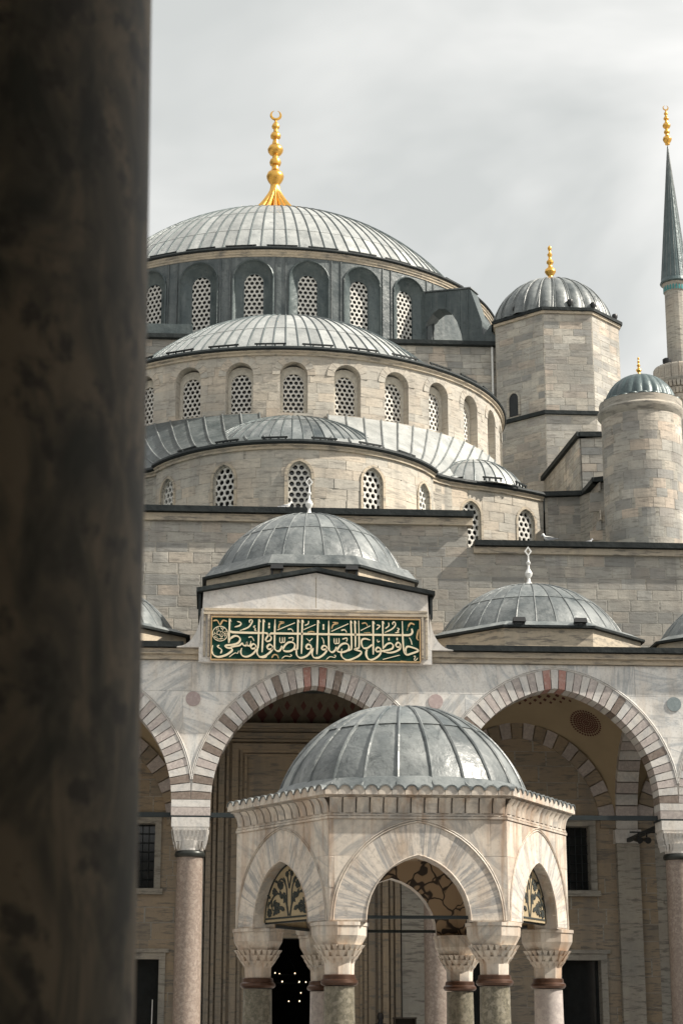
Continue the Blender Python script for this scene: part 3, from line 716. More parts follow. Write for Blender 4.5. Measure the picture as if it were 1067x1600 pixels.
    # little floodlights around the cupola's foot
for (a, lab) in ((-52, 'black floodlight at the left foot of the octagonal tower cupola'), (3, 'black floodlight in the middle at the foot of the octagonal tower cupola'), (27, 'black floodlight right of the middle at the foot of the octagonal tower cupola'), (66, 'black floodlight at the right corner of the octagonal tower roof')):
    x, y = TCX + 2.95 * sin(radians(a)), TCY - 2.95 * cos(radians(a)); L = thing('floodlight', lab, 'floodlight', (x, y, 35.0), 'floodlights on the octagonal tower')
    part('bracket', MB().tube([(x, y, 34.99), (x, y, 35.16)], .035, 6), 'black_lamp', L)
    part('lamp_housing', MB().lathe([(.0, -.16), (.09, -.16), (.14, -.02), (.14, .10), (.12, .14), (0, .14)], 10, (x, y, 35.28)), 'black_lamp', L, True)

# flying buttress between drum and tower
T = thing('flying_buttress', 'dark lead-clad flying buttress with arched gap between great drum and octagonal tower', 'buttress', (8.9, 86.6, 34))
A = Vector((7.75, 87.7)); Bv = Vector((10.4, 86.1)); dd = (Bv - A).normalized(); nn = Vector((dd.y, -dd.x)); LL = (Bv - A).length
pts = [(-.75, 34.0), (-.75, 37.92), (2.35, 37.62), (2.95, 35.75), (3.05, 34.0), (1.95, 34.0)] + [(.70 + 1.25 * cos(radians(t)), 34.0 + 2.85 * sin(radians(t))) for t in range(10, 181, 17)]
def bz(s_, z, o): p = A + dd * s_ + nn * o; return (p.x, p.y, z)
part('arch_body', MB().prism([bz(s_, z, .35) for s_, z in pts], [bz(s_, z, -.55) for s_, z in pts]), 'lead_dark', T)
part('capping', MB().prism([bz(s_, z, .42) for s_, z in ((-.75, 37.93), (2.42, 37.63), (2.40, 37.70), (-.75, 38.0))], [bz(s_, z, -.6) for s_, z in ((-.75, 37.93), (2.42, 37.63), (2.40, 37.70), (-.75, 38.0))]), 'lead', T)
for s_ in (.2, 1.0, 1.75, 2.2): part('standing_seam', MB().tube([bz(s_, 36.9 if s_ < 1.3 else 35.6 if s_ < 2 else 34.6, .36), bz(s_, 37.6, .36)], .03, 5), 'lead_dark', T)
part('lower_apron', MB().prism([bz(s_, z, .9) for s_, z in ((1.9, 34.05), (3.9, 34.05), (4.4, 35.6), (4.0, 35.55), (3.2, 34.75))], [bz(s_, z, -.6) for s_, z in ((1.9, 34.05), (3.9, 34.05), (4.4, 35.6), (4.0, 35.55), (3.2, 34.75))]), 'lead_dark', T)

# stepped wall in front of the tower, terrace roofs
T = thing('buttress_wall', 'stone wall block with sloping black coping between octagonal tower and round turret', 'wall', (13.3, 77, 16))
wp = Path([(12.02, 80.6), (12.40, 74.0), (16.5, 73.7)])
part('wall', wall(wp, 0, wp.L, 15., 25.85, (), .3, 1.), 'limestone_plain', T)
ashlar(T, wp, .1, 6.55, courses(21.4, 25.8, .37, 6), (.5, 1.1), seed=61); ashlar(T, wp, 6.66, 8.6, courses(21.4, 25.8, .37, 6), (.5, 1.), seed=62)
cm = MB()
for (a0, b0), (a1, b1) in (((12.02, 80.6), (12.40, 74.0)), ((12.40, 74.0), (16.5, 73.7))):
    d_ = Vector((a1 - a0, b1 - b0)).normalized(); nx, ny = d_.y, -d_.x
    Aq = [(a0 + nx * .16, b0 + ny * .16), (a1 + nx * .16 + d_.x * .15, b1 + ny * .16 + d_.y * .15), (a1 - nx * .6, b1 - ny * .6), (a0 - nx * .6, b0 - ny * .6)]
    cm.prism([(x, y, 25.86) for x, y in Aq], [(x, y, 26.06) for x, y in Aq])
part('coping', cm, 'lead_edge', T)
part('roof', MB().prism([(x, y, 25.87) for x, y in ((12.2, 80.5), (12.6, 74.3), (16.4, 74.0), (16.4, 80.5))], [(x, y, z) for (x, y), z in zip(((12.2, 80.5), (12.6, 74.3), (16.4, 74.0), (16.4, 80.5)), (26.5, 26.08, 26.08, 26.5))]), 'lead', T)
T = thing('terrace_roof', 'dark lead roof between the right quarter dome, octagonal tower and round turret', 'roof', (12, 72, 16))
part('roof_slab', MB().prism([(x, y, 21.3) for x, y in ((8.2, 69.2), (9.7, 69.75), (11.75, 69.5), (11.9, 67.5), (17, 67.2), (17, 84), (6, 84), (8.0, 76))], [(x, y, z) for x, y, z in ((8.2, 69.2, 21.85), (9.7, 69.75, 21.9), (11.75, 69.5, 21.9), (11.9, 67.5, 21.9), (17, 67.2, 21.9), (17, 84, 22.2), (6, 84, 22.3), (8.0, 76, 22.2))]), 'lead_dark', T)
part('side_wall', MB().box(12.3, 16.98, 67.3, 83.9, 16.1, 21.29), 'limestone_plain', T)

# ================================================================== round turret
T = thing('stair_turret', 'round stone turret with fluted lead cap and tiny gilded finial at the right edge', 'turret', (12.68, 64, 12))
UX, UY, UR = 12.68, 64.0, 1.46
tp = arc(UX, UY, UR, -150, 150, 60)
part('shaft', MB().lathe([(UR, 12.), (UR, 23.25)], 64, (UX, UY, 0)), 'limestone_plain', T, True)
ashlar(T, tp, 0.6, tp.L - .6, courses(17.0, 23.2, .36, 7), (.42, .85), (), 'limestone', proud=.006, seed=70, limit=280, curve=1.46)
part('cornice', MB().lathe([(UR, 23.22), (UR + .05, 23.3), (UR + .14, 23.42), (UR + .14, 23.52), (UR + .07, 23.6), (UR + .07, 23.86), (UR - .2, 23.92)], 64, (UX, UY, 0)), 'limestone_plain', T, True)
K = 22; sc_m = MB().lathe([(0, 0), (.20, 0), (.20, .02), (0, .02)], 10); 
fl2 = lambda a, z: 1 + .05 * (abs(cos(11 * a)) - .5)
f2 = cap_fn(1.30, 1.12)
part('cupola', MB().lathe([(1.36, -.10)] + [f2(t / 14) for t in range(15)], 176, (UX, UY, 23.92), flute=fl2, cap=False), 'lead_teal', T, 'all')
sm = MB().lathe([(.0, -.03), (.19, -.02), (.2, 0), (.19, .03), (0, .05)], 12).mesh('scallop', 'lead_teal', True)
for k in range(K): a = 2 * pi * (k + .5) / K; ob('scallop', sm, T, (UX + 1.31 * sin(a), UY - 1.31 * cos(a), 23.90))
bulb_finial(T, (UX, UY, 25.0), .78, 'gold', .12)

# ================================================================== minaret
T = thing('minaret', 'slender stone minaret with tall dark conical cap, balcony and gilded crescent at right edge', 'minaret', (31.66, 130, 0))
NX, NY = 31.72, 130.
def fa(a, z): return 1 - .018 * abs(sin(8 * a))
part('lower_shaft', MB().lathe([(1.05, 0), (1.05, 47.3)], 48, (NX, NY, 0), flute=fa), 'limestone_plain', T)
part('balcony', MB().lathe([(1.05, 46.6), (1.2, 47.0), (1.22, 47.2), (1.45, 47.5), (1.48, 47.7), (1.72, 48.0), (1.76, 48.2), (1.95, 48.45), (1.97, 48.62), (0.8, 48.63)], 48, (NX, NY, 0)), 'limestone_plain', T, True)
MQ = MB().prism([(-.09, -.10, 0), (.09, -.10, 0), (.09, .12, 0), (-.09, .12, 0)], [(-.13, -.2, .42), (.13, -.2, .42), (.13, .12, .42), (-.13, .12, .42)]).mesh('muqarnas_stone', 'limestone_light')
for j, (r, z) in enumerate(((1.3, 46.98), (1.55, 47.45), (1.8, 47.93))):
    for k in range(20): a = radians(-90 + 9 * (k + .5 * (j % 2))); ob('muqarnas_stone', MQ, T, (NX + r * sin(a), NY - r * cos(a), z), a)
PB = MB().box(-.26, .26, -.06, .06, 0, 1.02); 
for xx in (-.15, 0, .15): PB.box(xx - .045, xx + .045, -.085, .085, .2, .8)
PB.add([(-.26, -.06, 1.02), (.26, -.06, 1.02), (.2, 0, 1.14), (-.2, 0, 1.14), (-.26, .06, 1.02), (.26, .06, 1.02)], [(0, 1, 2, 3), (5, 4, 3, 2), (0, 3, 4), (1, 5, 2)])
PM = PB.mesh('parapet_panel', 'limestone_light')
for k in range(22): a = 2 * pi * (k + .5) / 22; ob('parapet_panel', PM, T, (NX + 1.9 * sin(a), NY - 1.9 * cos(a), 48.63), a)
part('upper_shaft', MB().lathe([(.86, 48.6), (.82, 56.0)], 48, (NX, NY, 0), flute=fa), 'limestone_plain', T)
part('tile_band', MB().lathe([(.84, 56.0), (.86, 56.02), (.9, 56.5), (.98, 56.66), (.98, 56.7)], 40, (NX, NY, 0)), 'limestone_plain', T)
TL = MB().poly([(-.075, 0), (.075, 0), (.075, .34), (0, .42), (-.075, .34)], -.03, .03).mesh('tile', 'teal_tile')
for k in range(24): a = 2 * pi * (k + .5) / 24; ob('tile', TL, T, (NX + .875 * sin(a), NY - .875 * cos(a), 56.06), a)
part('cone_roof', MB().lathe([(1.10, 56.72), (1.14, 56.8), (1.02, 57.1), (.0, 68.7)], 32, (NX, NY, 0), cap=True), 'lead_teal', T)
SMn = MB().tube([(0, -1.03, 57.1), (0, -.52, 62.9), (0, -.03, 68.4)], .022, 5).mesh('standing_seam', 'lead')
for k in range(18): ob('standing_seam', SMn, T, (NX, NY, 0), 2 * pi * (k + .5) / 18)
finial(T, (NX, NY, 67.45), 4.55)
L = thing('floodlight', 'black floodlight standing on the minaret balcony', 'floodlight', (NX - 1.15, NY - .9, 48.7))
part('bracket', MB().tube([(NX - 1.15, NY - .9, 48.64), (NX - 1.15, NY - .9, 49.7)], .05, 6), 'black_lamp', L)
part('lamp_housing', MB().lathe([(0, -.3), (.24, -.3), (.34, 0), (.34, .22), (.25, .3), (0, .3)], 12, (NX - 1.15, NY - .9, 50.0)), 'black_lamp', L, True)

# ================================================================== prayer hall front wall
T = thing('prayer_hall_wall', 'long grey stone front wall with black coping behind the portico domes', 'wall', (0, YW, 0))
hp = Path([(-20, YW), (21, YW)])
ox = lambda x: x + 20
hops = [Op(ox(0), 1.35, PF, 4.3, 0)]
hops_all = []
for bx in (-6.908, 6.908):
    for s_ in (-1.86, 1.86):
        hops_all.append((bx + s_, .62, PF, 3.65)); hops_all.append((bx + s_, .40, 5.82, 7.82))
hops_all.append((12.25, .45, PF + .1, 5.2))
m = MB()
# wall as horizontal zones so that the lower doors and the upper windows both open
def zone(z0, z1, ops): return wall(hp, 0, hp.L, z0, z1, ops, .55, 3.)
for zz, sel in (((0, 4.6), [o for o in hops_all if o[2] < 2 and o[3] < 4.7]), ((4.6, 18.0), [o for o in hops_all if o[2] > 2])):
    z = zone(zz[0], zz[1] if zz[1] < 18 else 17.0, [Op(ox(x), a, zb, zt, 0) for x, a, zb, zt in sel] + (hops if zz[0] == 0 else []))
    m.add(z.v, z.f)
m.add([(-20, YW, 17), (5.45, YW, 17), (5.45, YW, 18.0), (-20, YW, 18.0)], [(0, 1, 2, 3)]); m.add([(5.45, YW, 17), (5.45, YW + 3, 17), (5.45, YW + 3, 18), (5.45, YW, 18)], [(0, 1, 2, 3)])
part('wall', m, 'limestone_plain', T)
ashlar(T, hp, ox(-6.6), ox(5.42), courses(12.6, 17.72, .37, 2), (.5, 1.15), (), 'limestone', seed=81, limit=260)
ashlar(T, hp, ox(5.44), ox(13.4), courses(12.6, 16.78, .37, 2), (.5, 1.15), (), 'limestone', seed=82, limit=190)
allo = [Op(ox(x), a, zb, zt, 0) for x, a, zb, zt in hops_all if zt < 8]
ashlar(T, hp, ox(3.35), ox(11.3), courses(PF, 11.2, .50, 4), (.7, 1.5), [o for o in allo], 'limestone_shade', seed=83, clear=.16, proud=.008, limit=240)
ashlar(T, hp, ox(-6.3), ox(-3.3), courses(PF, 11.2, .50, 4), (.7, 1.5), [o for o in allo], 'limestone_shade', seed=84, clear=.16, proud=.008, limit=90)
part('stone_cornice', MB().box(-20, 5.6, YW - .14, YW + .3, 17.73, 17.98), 'cornice_stone', T)
part('stone_cornice', MB().box(5.62, 21, YW - .14, YW + .3, 16.79, 17.0), 'cornice_stone', T)
part('coping', MB().box(-20, 5.62, YW - .30, YW + 1.2, 18.0, 18.2), 'lead_edge', T)
part('coping', MB().box(5.64, 21, YW - .30, YW + 1.2, 17.02, 17.2), 'lead_edge', T)
part('roof_slab', MB().box(-20, 5.6, YW + 1.2, 84, 16.6, 17.9), 'lead_dark', T)
part('roof_slab', MB().box(5.62, 21, YW + 1.2, 84, 16.0, 17.0), 'lead_dark', T)
# framed windows and doors under the portico
for x, a, zb, zt in hops_all:
    if zt > 5 and zb < 2: zt2 = zt
    fr = .2
    f = MB()
    f.box(x - a - fr, x - a - .002, YW - .09, YW + .2, zb if zb < 2 else zb - .02, zt + fr); f.box(x + a + .002, x + a + fr, YW - .09, YW + .2, zb if zb < 2 else zb - .02, zt + fr); f.box(x - a, x + a, YW - .088, YW + .2, zt + .002, zt + fr - .003)
    f.box(x - a - fr - .1, x + a + fr + .1, YW - .14, YW + .1, zt + fr + .002, zt + fr + .12)
    wo = part('door' if zb < 2 else 'window', f, 'limestone_plain', T)
    if zb >= 2: sub('sill', MB().box(x - a - .28, x + a + .28, -.2, .1, zb - .2, zb - .03), 'limestone_plain', wo)
    sub('pane', MB().box(x - a, x + a, .42, .45, zb, zt), 'pane_dark', wo)
    bars = MB()
    if zb >= 2:
        for k in range(1, 4): bars.tube([(x - a + 2 * a * k / 4, .3, zb), (x - a + 2 * a * k / 4, .3, zt)], .012, 5)
        for k in range(1, 7): bars.tube([(x - a, .3, zb + (zt - zb) * k / 7), (x + a, .3, zb + (zt - zb) * k / 7)], .012, 5)
        sub('window_bars', bars, 'iron', wo)
# central portal: nested vertical mouldings around the door
P_ = MB()
po = part('portal', MB().box(-3.05, -1.352, YW - .10, YW + .1, PF, 11.0).box(1.352, 3.05, YW - .10, YW + .1, PF, 11.0).box(-1.35, 1.35, YW - .10, YW + .1, 4.31, 11.0), 'limestone_shade', T)
k = 0
for off, wd, pd in ((3.05, .16, .34), (2.84, .10, .24), (2.68, .18, .30), (2.44, .08, .20), (2.26, .20, .26), (2.02, .09, .16), (1.86, .07, .2)):
    zt = 11.0 - (3.05 - off) * .82
    for s_ in (-1, 1):
        sub('portal_moulding', MB().box(min(s_ * off, s_ * (off - wd)), max(s_ * off, s_ * (off - wd)), -pd, -.09, PF, zt), 'limestone_shade', po)
    sub('portal_moulding', MB().box(-off + wd + .002, off - wd - .002, -pd + .003, -.088, zt - wd, zt), 'limestone_shade', po)
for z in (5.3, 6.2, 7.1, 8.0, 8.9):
    sub('joint_course', MB().box(-1.7, 1.7, -.118, -.09, z - .44, z + .43), 'limestone_shade', po)
fz = MB()
fz.box(-3.3, 3.3, -.012, -.002, 10.98, 12.6)
for k in range(0):
    x = -3.0 + 6.0 * k / 25; fz.poly([(x - .1, 11.18), (x, 11.32), (x + .1, 11.18), (x, 11.04)], -.03, .0)
    fz.poly([(x + .03, 11.42), (x + .12, 11.52), (x + .21, 11.42), (x + .12, 11.32)], -.03, .0)
sub('painted_frieze', fz, 'frieze_paint', po)
fz2 = MB()
for k in range(12):
    x = -2.9 + 5.8 * k / 11
    fz2.poly([(x - .16, 11.30), (x - .07, 11.42), (x, 11.60), (x + .07, 11.42), (x + .16, 11.30), (x + .07, 11.18), (x, 11.02), (x - .07, 11.18)], -.03, -.013)
    fz2.poly([(x + .18, 11.62), (x + .27, 11.78), (x + .36, 11.62), (x + .27, 11.46)], -.03, -.013)
sub('frieze_motif', fz2, 'ornament_red', po)
# dark interior seen through the door
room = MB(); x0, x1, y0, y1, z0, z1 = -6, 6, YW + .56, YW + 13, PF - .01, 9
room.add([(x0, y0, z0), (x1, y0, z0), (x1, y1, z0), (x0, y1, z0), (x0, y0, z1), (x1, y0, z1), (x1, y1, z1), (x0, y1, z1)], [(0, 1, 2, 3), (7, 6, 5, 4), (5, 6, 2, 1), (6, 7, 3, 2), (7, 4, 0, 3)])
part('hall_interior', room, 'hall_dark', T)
def chandelier(x, y, z, r, n, lab):
    C = thing('chandelier', lab, 'chandelier', (x, y, z))
    m = MB()
    for rr, zz in ((r, 0), (r * .62, .28)):
        m.tube([(x + rr * sin(2 * pi * k / 24), y + rr * cos(2 * pi * k / 24), z + zz) for k in range(25)], .018, 5)
    for k in range(6): a = 2 * pi * k / 6; m.tube([(x + r * sin(a), y + r * cos(a), z), (x, y, z + 1.6)], .008, 4)
    m.tube([(x, y, z + 1.6), (x, y, 8.95)], .012, 5)
    part('hoop', m, 'iron', C)
    bm_ = MB().lathe([(0, -.022), (.016, -.014), (.02, 0), (.016, .014), (0, .022)], 8).mesh('bulb', 'bulb', True)
    for k in range(n): a = 2 * pi * (k + .3) / n; ob('bulb', bm_, C, (x + r * sin(a), y + r * cos(a), z + .05))
    for k in range(n // 2): a = 2 * pi * (k + .1) / (n // 2); ob('bulb', bm_, C, (x + r * .62 * sin(a), y + r * .62 * cos(a), z + .33))
chandelier(-.62, YW + 4.2, 3.02, .95, 9, 'round lamp hoop with tiny lit bulbs in the dark doorway left of kiosk front column')
chandelier(.9, YW + 7.5, 2.45, 1.0, 7, 'smaller round lamp hoop deep inside the dark central doorway')

# ================================================================== portico
T = thing('portico', 'marble arcade with striped pointed arches on granite columns in front of the prayer hall', 'arcade', (0, 55, 0))
XS = [-6.908, 0, 6.908, 13.816]; XC = [-10.362, -3.454, 3.454, 10.362, 17.27]
AA, AR, AZ, AT = 2.9, 3.27, 7.75, .55
fp = Path([(-12, YF), (20, YF)]); fx = lambda x: x + 12
fo = [Op(fx(x), AA + .3, 7.76, AZ, AR + .27) for x in XS]
part('backing_wall', wall(fp, 0, fp.L, 7.76, 12.0, fo, .6, 2., off=-.03, back=True), 'marble', T)
fo2 = [Op(fx(x), AA + AT - .004, 7.0, AZ, arch_top(AA, AR, 0, AT)) for x in XS]
for o in fo2: o.zb = 7.0
ashlar(T, fp, fx(-10.3), fx(17.2), [8.5, 9.62, 10.82, 11.7], (1.35, 2.6), fo2, 'marble', proud=.004, joint=.006, name='marble_slab', seed=92, deep=.03)
# voussoirs
NV = 47
def vous(x0, par, k, n, a, r, zs, t, y0, y1, mat, name='voussoir', gap=.0012):
    ta, tb = k / n + gap, (k + 1) / n - gap; tm = (ta + tb) / 2
    pts = [arch_pt(a, r, zs, 0, ta), arch_pt(a, r, zs, 0, tm), arch_pt(a, r, zs, 0, tb), arch_pt(a, r, zs, t, tb), arch_pt(a, r, zs, t, tm), arch_pt(a, r, zs, t, ta)]
    return pts
VC = {}
for bi, x0 in enumerate(XS):
    for k in range(NV):
        dark = k % 2 == 0 if (NV // 2) % 2 else k % 2 == 1
        dark = (k - NV // 2) % 2 != 0
        mat = 'granite_grey' if dark else 'marble_white'
        if abs(k - NV // 2) == 1: mat = 'porphyry_red'
        elif dark and random.random() < .22: mat = 'granite_pink'
        key = (k, mat)
        if key not in VC: VC[key] = MB().poly(vous(0, None, k, NV, AA, AR, AZ, AT, 0, 0, mat), -.02, .74).mesh('voussoir', mat)
        ob('voussoir', VC[key], T, (x0, YF + random.uniform(-.006, .006), 0))
    hm = MB()
    for off in (AT + .03, AT + .075): hm.tube([(arch_pt(AA, AR, AZ, off, k / 40)[0], -.02, arch_pt(AA, AR, AZ, off, k / 40)[1]) for k in range(2, 39)], .016, 5)
    ob('arch_moulding', hm.mesh('arch_moulding', 'marble_white', True), T, (x0, YF, 0))
# roundels, imposts, columns, ties
DM = MB().lathe([(0, 0), (.21, 0), (.21, .03), (0, .03)], 24)
for i, x in enumerate(XC):
    m = MB(); m.add([(p[0], -p[2], p[1]) for p in DM.v], DM.f); o = ob('roundel', m.mesh('roundel', 'slate_disc' if i == 3 else 'porphyry_dim'), T, (x, YF + .005, 10.60))
    part('impost_block', MB().box(x - .545, x + .545, YF - .025, YF + .74, 7.55, 7.748), 'marble_white', T)
    part('impost_block', MB().box(x - .545, x + .545, YF - .02, YF + .74, 7.31, 7.548), 'granite_grey' if i % 2 else 'marble', T)
    part('lead_pad', MB().box(x - .57, x + .57, YF - .05, YF + .77, 7.26, 7.308), 'iron', T)
    yc = YF + .36
    shm = MB().lathe([(.40, PF), (.40, .55), (.385, .6), (.36, 6.2)], 40, (x, yc, 0))
    c = part('column', shm, 'granite_pink', T, True)
    bb = WL[T.name]
    def subw(name, mb, mat, sm=False): mb.v = [(a - bb[0], b - bb[1], z) for a, b, z in mb.v]; return sub(name, mb, mat, c, sm)
    subw('base', MB().lathe([(.6, 0), (.6, .2), (.5, .24), (.52, .32), (.45, .42), (.41, .5)], 32, (x, yc, 0)), 'marble_white', True)
    subw('collar', MB().lathe([(.36, 6.18), (.41, 6.2), (.43, 6.26), (.41, 6.33), (.37, 6.36)], 32, (x, yc, 0)), 'bronze_dark', True)
    cap = MB(); cap.lathe([(.36, 6.34), (.37, 6.42), (.40, 6.5), (.44, 6.62)], 24, (x, yc, 0))
    cap.prism([(x + sx * .43, yc + sy * .36, 6.6) for sx, sy in ((-1, -1), (1, -1), (1, 1), (-1, 1))], [(x + sx * .50, yc + sy * .40, 7.0) for sx, sy in ((-1, -1), (1, -1), (1, 1), (-1, 1))])
    cap.box(x - .53, x + .53, yc - .41, yc + .41, 7.0, 7.26)
    for tier, (zc, rr, n_, hh) in enumerate(((6.42, .415, 9, .16), (6.56, .455, 8, .18), (6.72, .485, 9, .2))):
        for k in range(n_):
            xx = x - rr + (k + .5) * 2 * rr / n_; ww = rr / n_ * .8; y0 = yc - .36 - .035 * tier
            cap.prism([(xx - ww * .25, y0 + .05, zc - .02), (xx + ww * .25, y0 + .05, zc - .02), (xx + ww * .25, y0 + .1, zc - .02), (xx - ww * .25, y0 + .1, zc - .02)], [(xx - ww, y0 - .02, zc + hh), (xx + ww, y0 - .02, zc + hh), (xx + ww, y0 + .1, zc + hh), (xx - ww, y0 + .1, zc + hh)])
            for s_ in (-1, 1):
                yy = yc + (-.36 + .72 * (k + .5) / n_); xs_ = x + s_ * (rr - .02)
                cap.prism([(xs_ - .04, yy - ww * .25, zc), (xs_ + .02 * s_, yy - ww * .25, zc), (xs_ + .02 * s_, yy + ww * .25, zc), (xs_ - .04, yy + ww * .25, zc)], [(xs_ - .04, yy - ww, zc + hh), (xs_ + .06 * s_, yy - ww, zc + hh), (xs_ + .06 * s_, yy + ww, zc + hh), (xs_ - .04, yy + ww, zc + hh)])
    subw('capital', cap, 'marble_white')
    if i < 4: part('tie_bar', MB().box(x + .56, XC[i + 1] - .56, yc - .06, yc + .06, 7.30, 7.43), 'iron', T)
    part('tie_bar', MB().box(x - .06, x + .06, YF + .76, YW - .1, 7.301, 7.42), 'iron', T)
# entablature
part('cornice', MB().box(-12, 20, YF - .10, YF + .5, 11.72, 11.86).box(-12, 20, YF - .18, YF + .5, 11.862, 12.02), 'cornice_stone', T)
for x0, x1 in ((-12, -3.75), (3.75, 20)): part('roof_edge', MB().box(x0, x1, YF - .30, YF + .6, 12.04, 12.2), 'lead_edge', T)
part('roof', MB().box(-14.5, 21.1, YF + .5, YW + .2, 12.025, 12.16), 'lead_dark', T)
for x in (-14.4, 20.6): part('light_block_wall', MB().box(x, x + .4, YF - .3, YW, .02, 12.), 'limestone_shade', T)  # unseen walls added to keep sun out; the arcade itself runs on
part('floor', MB().box(-14, 21, YF - 1.2, YW + .5, .021, PF), 'courtyard_marble', T)
# vaults, wall arches, cross arches
SA = 3.12; SYC = (YF + .72 + YW) / 2; SB = (YW - YF - .72) / 2
for x0 in XS:
    v = []; n = 22; VZ = 7.9 if x0 else 9.7; rho2 = SA * SA + SB * SB
    for j in range(n + 1):
        for i in range(n + 1):
            a = -SA + 2 * SA * i / n; b = -SB + 2 * SB * j / n; v.append((a, b, VZ + sqrt(max(0, rho2 - a * a - b * b))))
    ob('vault', MB().add(v, [(j * (n + 1) + i, (j + 1) * (n + 1) + i, (j + 1) * (n + 1) + i + 1, j * (n + 1) + i + 1) for j in range(n) for i in range(n)]).mesh('vault', 'vault_plaster', 'all'), T, (x0, SYC, 0))
    for k in range(25 if x0 else 0):
        mt = 'granite_grey' if k % 2 else 'limestone_shade'; key = ('w', k)
        if key not in VC: VC[key] = MB().poly(vous(0, None, k, 25, 2.62, 2.9, 7.75, .5, 0, 0, mt, gap=.002), -.12, .02).mesh('wall_arch_stone', mt)
        ob('wall_arch_stone', VC[key], T, (x0, YW, 0))
    # painted medallions on the vault
    for sx in (-1, 1):
        a0, b0 = sx * 2.12, 2.28; r0 = .5; m = MB()
        def on(px, pz):
            n_ = Vector((a0, b0, sqrt(rho2 - a0 * a0 - b0 * b0))).normalized(); t1 = n_.cross(Vector((0, 0, 1))).normalized(); t2 = n_.cross(t1)
            p = n_ * (sqrt(rho2)) + t1 * px + t2 * pz; p = p.normalized() * (sqrt(rho2) - .02); return (p.x, p.y, p.z + VZ)
        for rr, cnt, sz in ((0, 1, .05), (.08, 8, .044), (.16, 14, .047), (.24, 20, .05), (.32, 26, .05), (.40, 30, .052), (.50, 34, .05)):
            for k in range(cnt):
                a = 2 * pi * (k + (.5 if int(rr * 100) % 2 else 0)) / cnt; cx_, cz_ = rr * cos(a), rr * sin(a)
                q = [(cx_ + sz * 1.0 * cos(a), cz_ + sz * 1.0 * sin(a)), (cx_ - sz * .82 * sin(a), cz_ + sz * .82 * cos(a)), (cx_ - sz * cos(a), cz_ - sz * sin(a)), (cx_ + sz * .82 * sin(a), cz_ - sz * .82 * cos(a))]
                m.add([on(*p) for p in q], [(0, 1, 2, 3)])
        ob('medallion', m.mesh('medallion', 'ornament_red'), T, (x0, SYC, 0))
    m = MB(); rv = sqrt(rho2)
    def onv(r, a): q = Vector((r * cos(a), r * sin(a), sqrt(rho2 - r * r))).normalized() * (rv - .025); return (q.x, q.y, q.z + VZ)
    for k in range(44):
        for rr, sz, sh in ((2.05, .085, 0), (2.2, .075, .5), (2.33, .06, 0)):
            a = 2 * pi * (k + sh) / 44
            m.add([onv(rr + sz, a), onv(rr, a + sz / rr * .9), onv(rr - sz, a), onv(rr, a - sz / rr * .9)], [(0, 1, 2, 3)])
    ob('painted_scroll', m.mesh('painted_scroll', 'ornament_red'), T, (x0, SYC, 0))
NC = 25
for i, x in enumerate(XC):
    for k in range(NC):
        mt = 'granite_grey' if k % 2 else 'marble_white'; key = ('c', k)
        if key not in VC:
            pts = vous(0, None, k, NC, SB - .22, SB + .1, 7.7, .6, 0, 0, mt, gap=.002)
            VC[key] = MB().prism([(-.345, y, z) for y, z in pts], [(.345, y, z) for y, z in pts]).mesh('cross_arch_stone', mt)
        ob('cross_arch_stone', VC[key], T, (x, SYC, 0))
    part('pilaster', MB().box(x - .36, x + .36, YW - .28, YW + .1, PF, 7.69), 'limestone_plain', T)
    part('pilaster_capital', MB().box(x - .42, x + .42, YW - .34, YW + .1, 7.27, 7.7), 'marble_white', T)
    up = MB(); 
    pts = [(arch_pt(SB - .22, SB + .1, 7.7, .6, k / 30)) for k in range(31)]
    for (a0, b0), (a1, b1) in zip(pts, pts[1:]): up.prism([(-.34, a0, b0), (-.34, a1, b1), (-.34, a1, 12.0), (-.34, a0, 12.0)], [(.34, a0, b0), (.34, a1, b1), (.34, a1, 12.0), (.34, a0, 12.0)])
    ob('cross_wall', up.mesh('cross_wall', 'limestone_plain'), T, (x, SYC, 0))

# raised pediment over the central bay
Pd = thing('pediment', 'pale marble gable with black lead edge rising above the central arch of the portico', 'gable', (0, 52, 12))
YP = 51.62
part('gable_wall', MB().poly([(-3.28, 12.03), (3.28, 12.03), (3.22, 13.62), (0, 14.24), (-3.22, 13.62)], YP, 53.6), 'marble_white', Pd)
part('gable_wall', MB().box(-3.32, 3.32, YP, YF - .19, 11.6, 12.028), 'marble_white', Pd)
for s_ in (-1, 1):
    sh = [(3.28, 12.03), (3.28, 13.1)] + [(3.30 + .62 * (1 - cos(radians(t))), 13.0 - .95 * sin(radians(t))) for t in range(0, 91, 10)] + [(3.95, 12.03)]
    part('shoulder', MB().poly([(s_ * x, z) for x, z in (sh if s_ > 0 else sh)], YP + .06, 53.0), 'marble_white', Pd)
    eg = MB(); eg.prism([(s_ * x, YP - .16, z) for x, z in ((3.42, 13.60), (-.0, 14.27), (0, 14.38), (3.42, 13.72))], [(s_ * x, 53.8, z) for x, z in ((3.42, 13.60), (-.0, 14.27), (0, 14.38), (3.42, 13.72))])
    part('lead_edge', eg, 'lead_edge', Pd)
    part('lead_edge', MB().box(min(s_ * 3.29, s_ * 3.36), max(s_ * 3.29, s_ * 3.36), YP + .02, 53.0, 12.95, 13.58), 'lead_edge', Pd)
for z, pd in ((12.96, .10), (13.08, .05)): part('moulding', MB().box(-3.2, 3.2, YP - pd, YP + .02, z, z + .07), 'cornice_stone', Pd)
for s_ in (-1, 1):
    for o_, pd in ((3.02, .1), (3.14, .05)): part('moulding', MB().box(min(s_ * o_, s_ * (o_ + .06)), max(s_ * o_, s_ * (o_ + .06)), YP - pd - .002, YP + .02, 11.75, 12.95), 'cornice_stone', Pd)
part('slab_joint', MB().box(-.012, .012, YP - .003, YP + .01, 13.2, 14.1), 'cornice_stone', Pd)

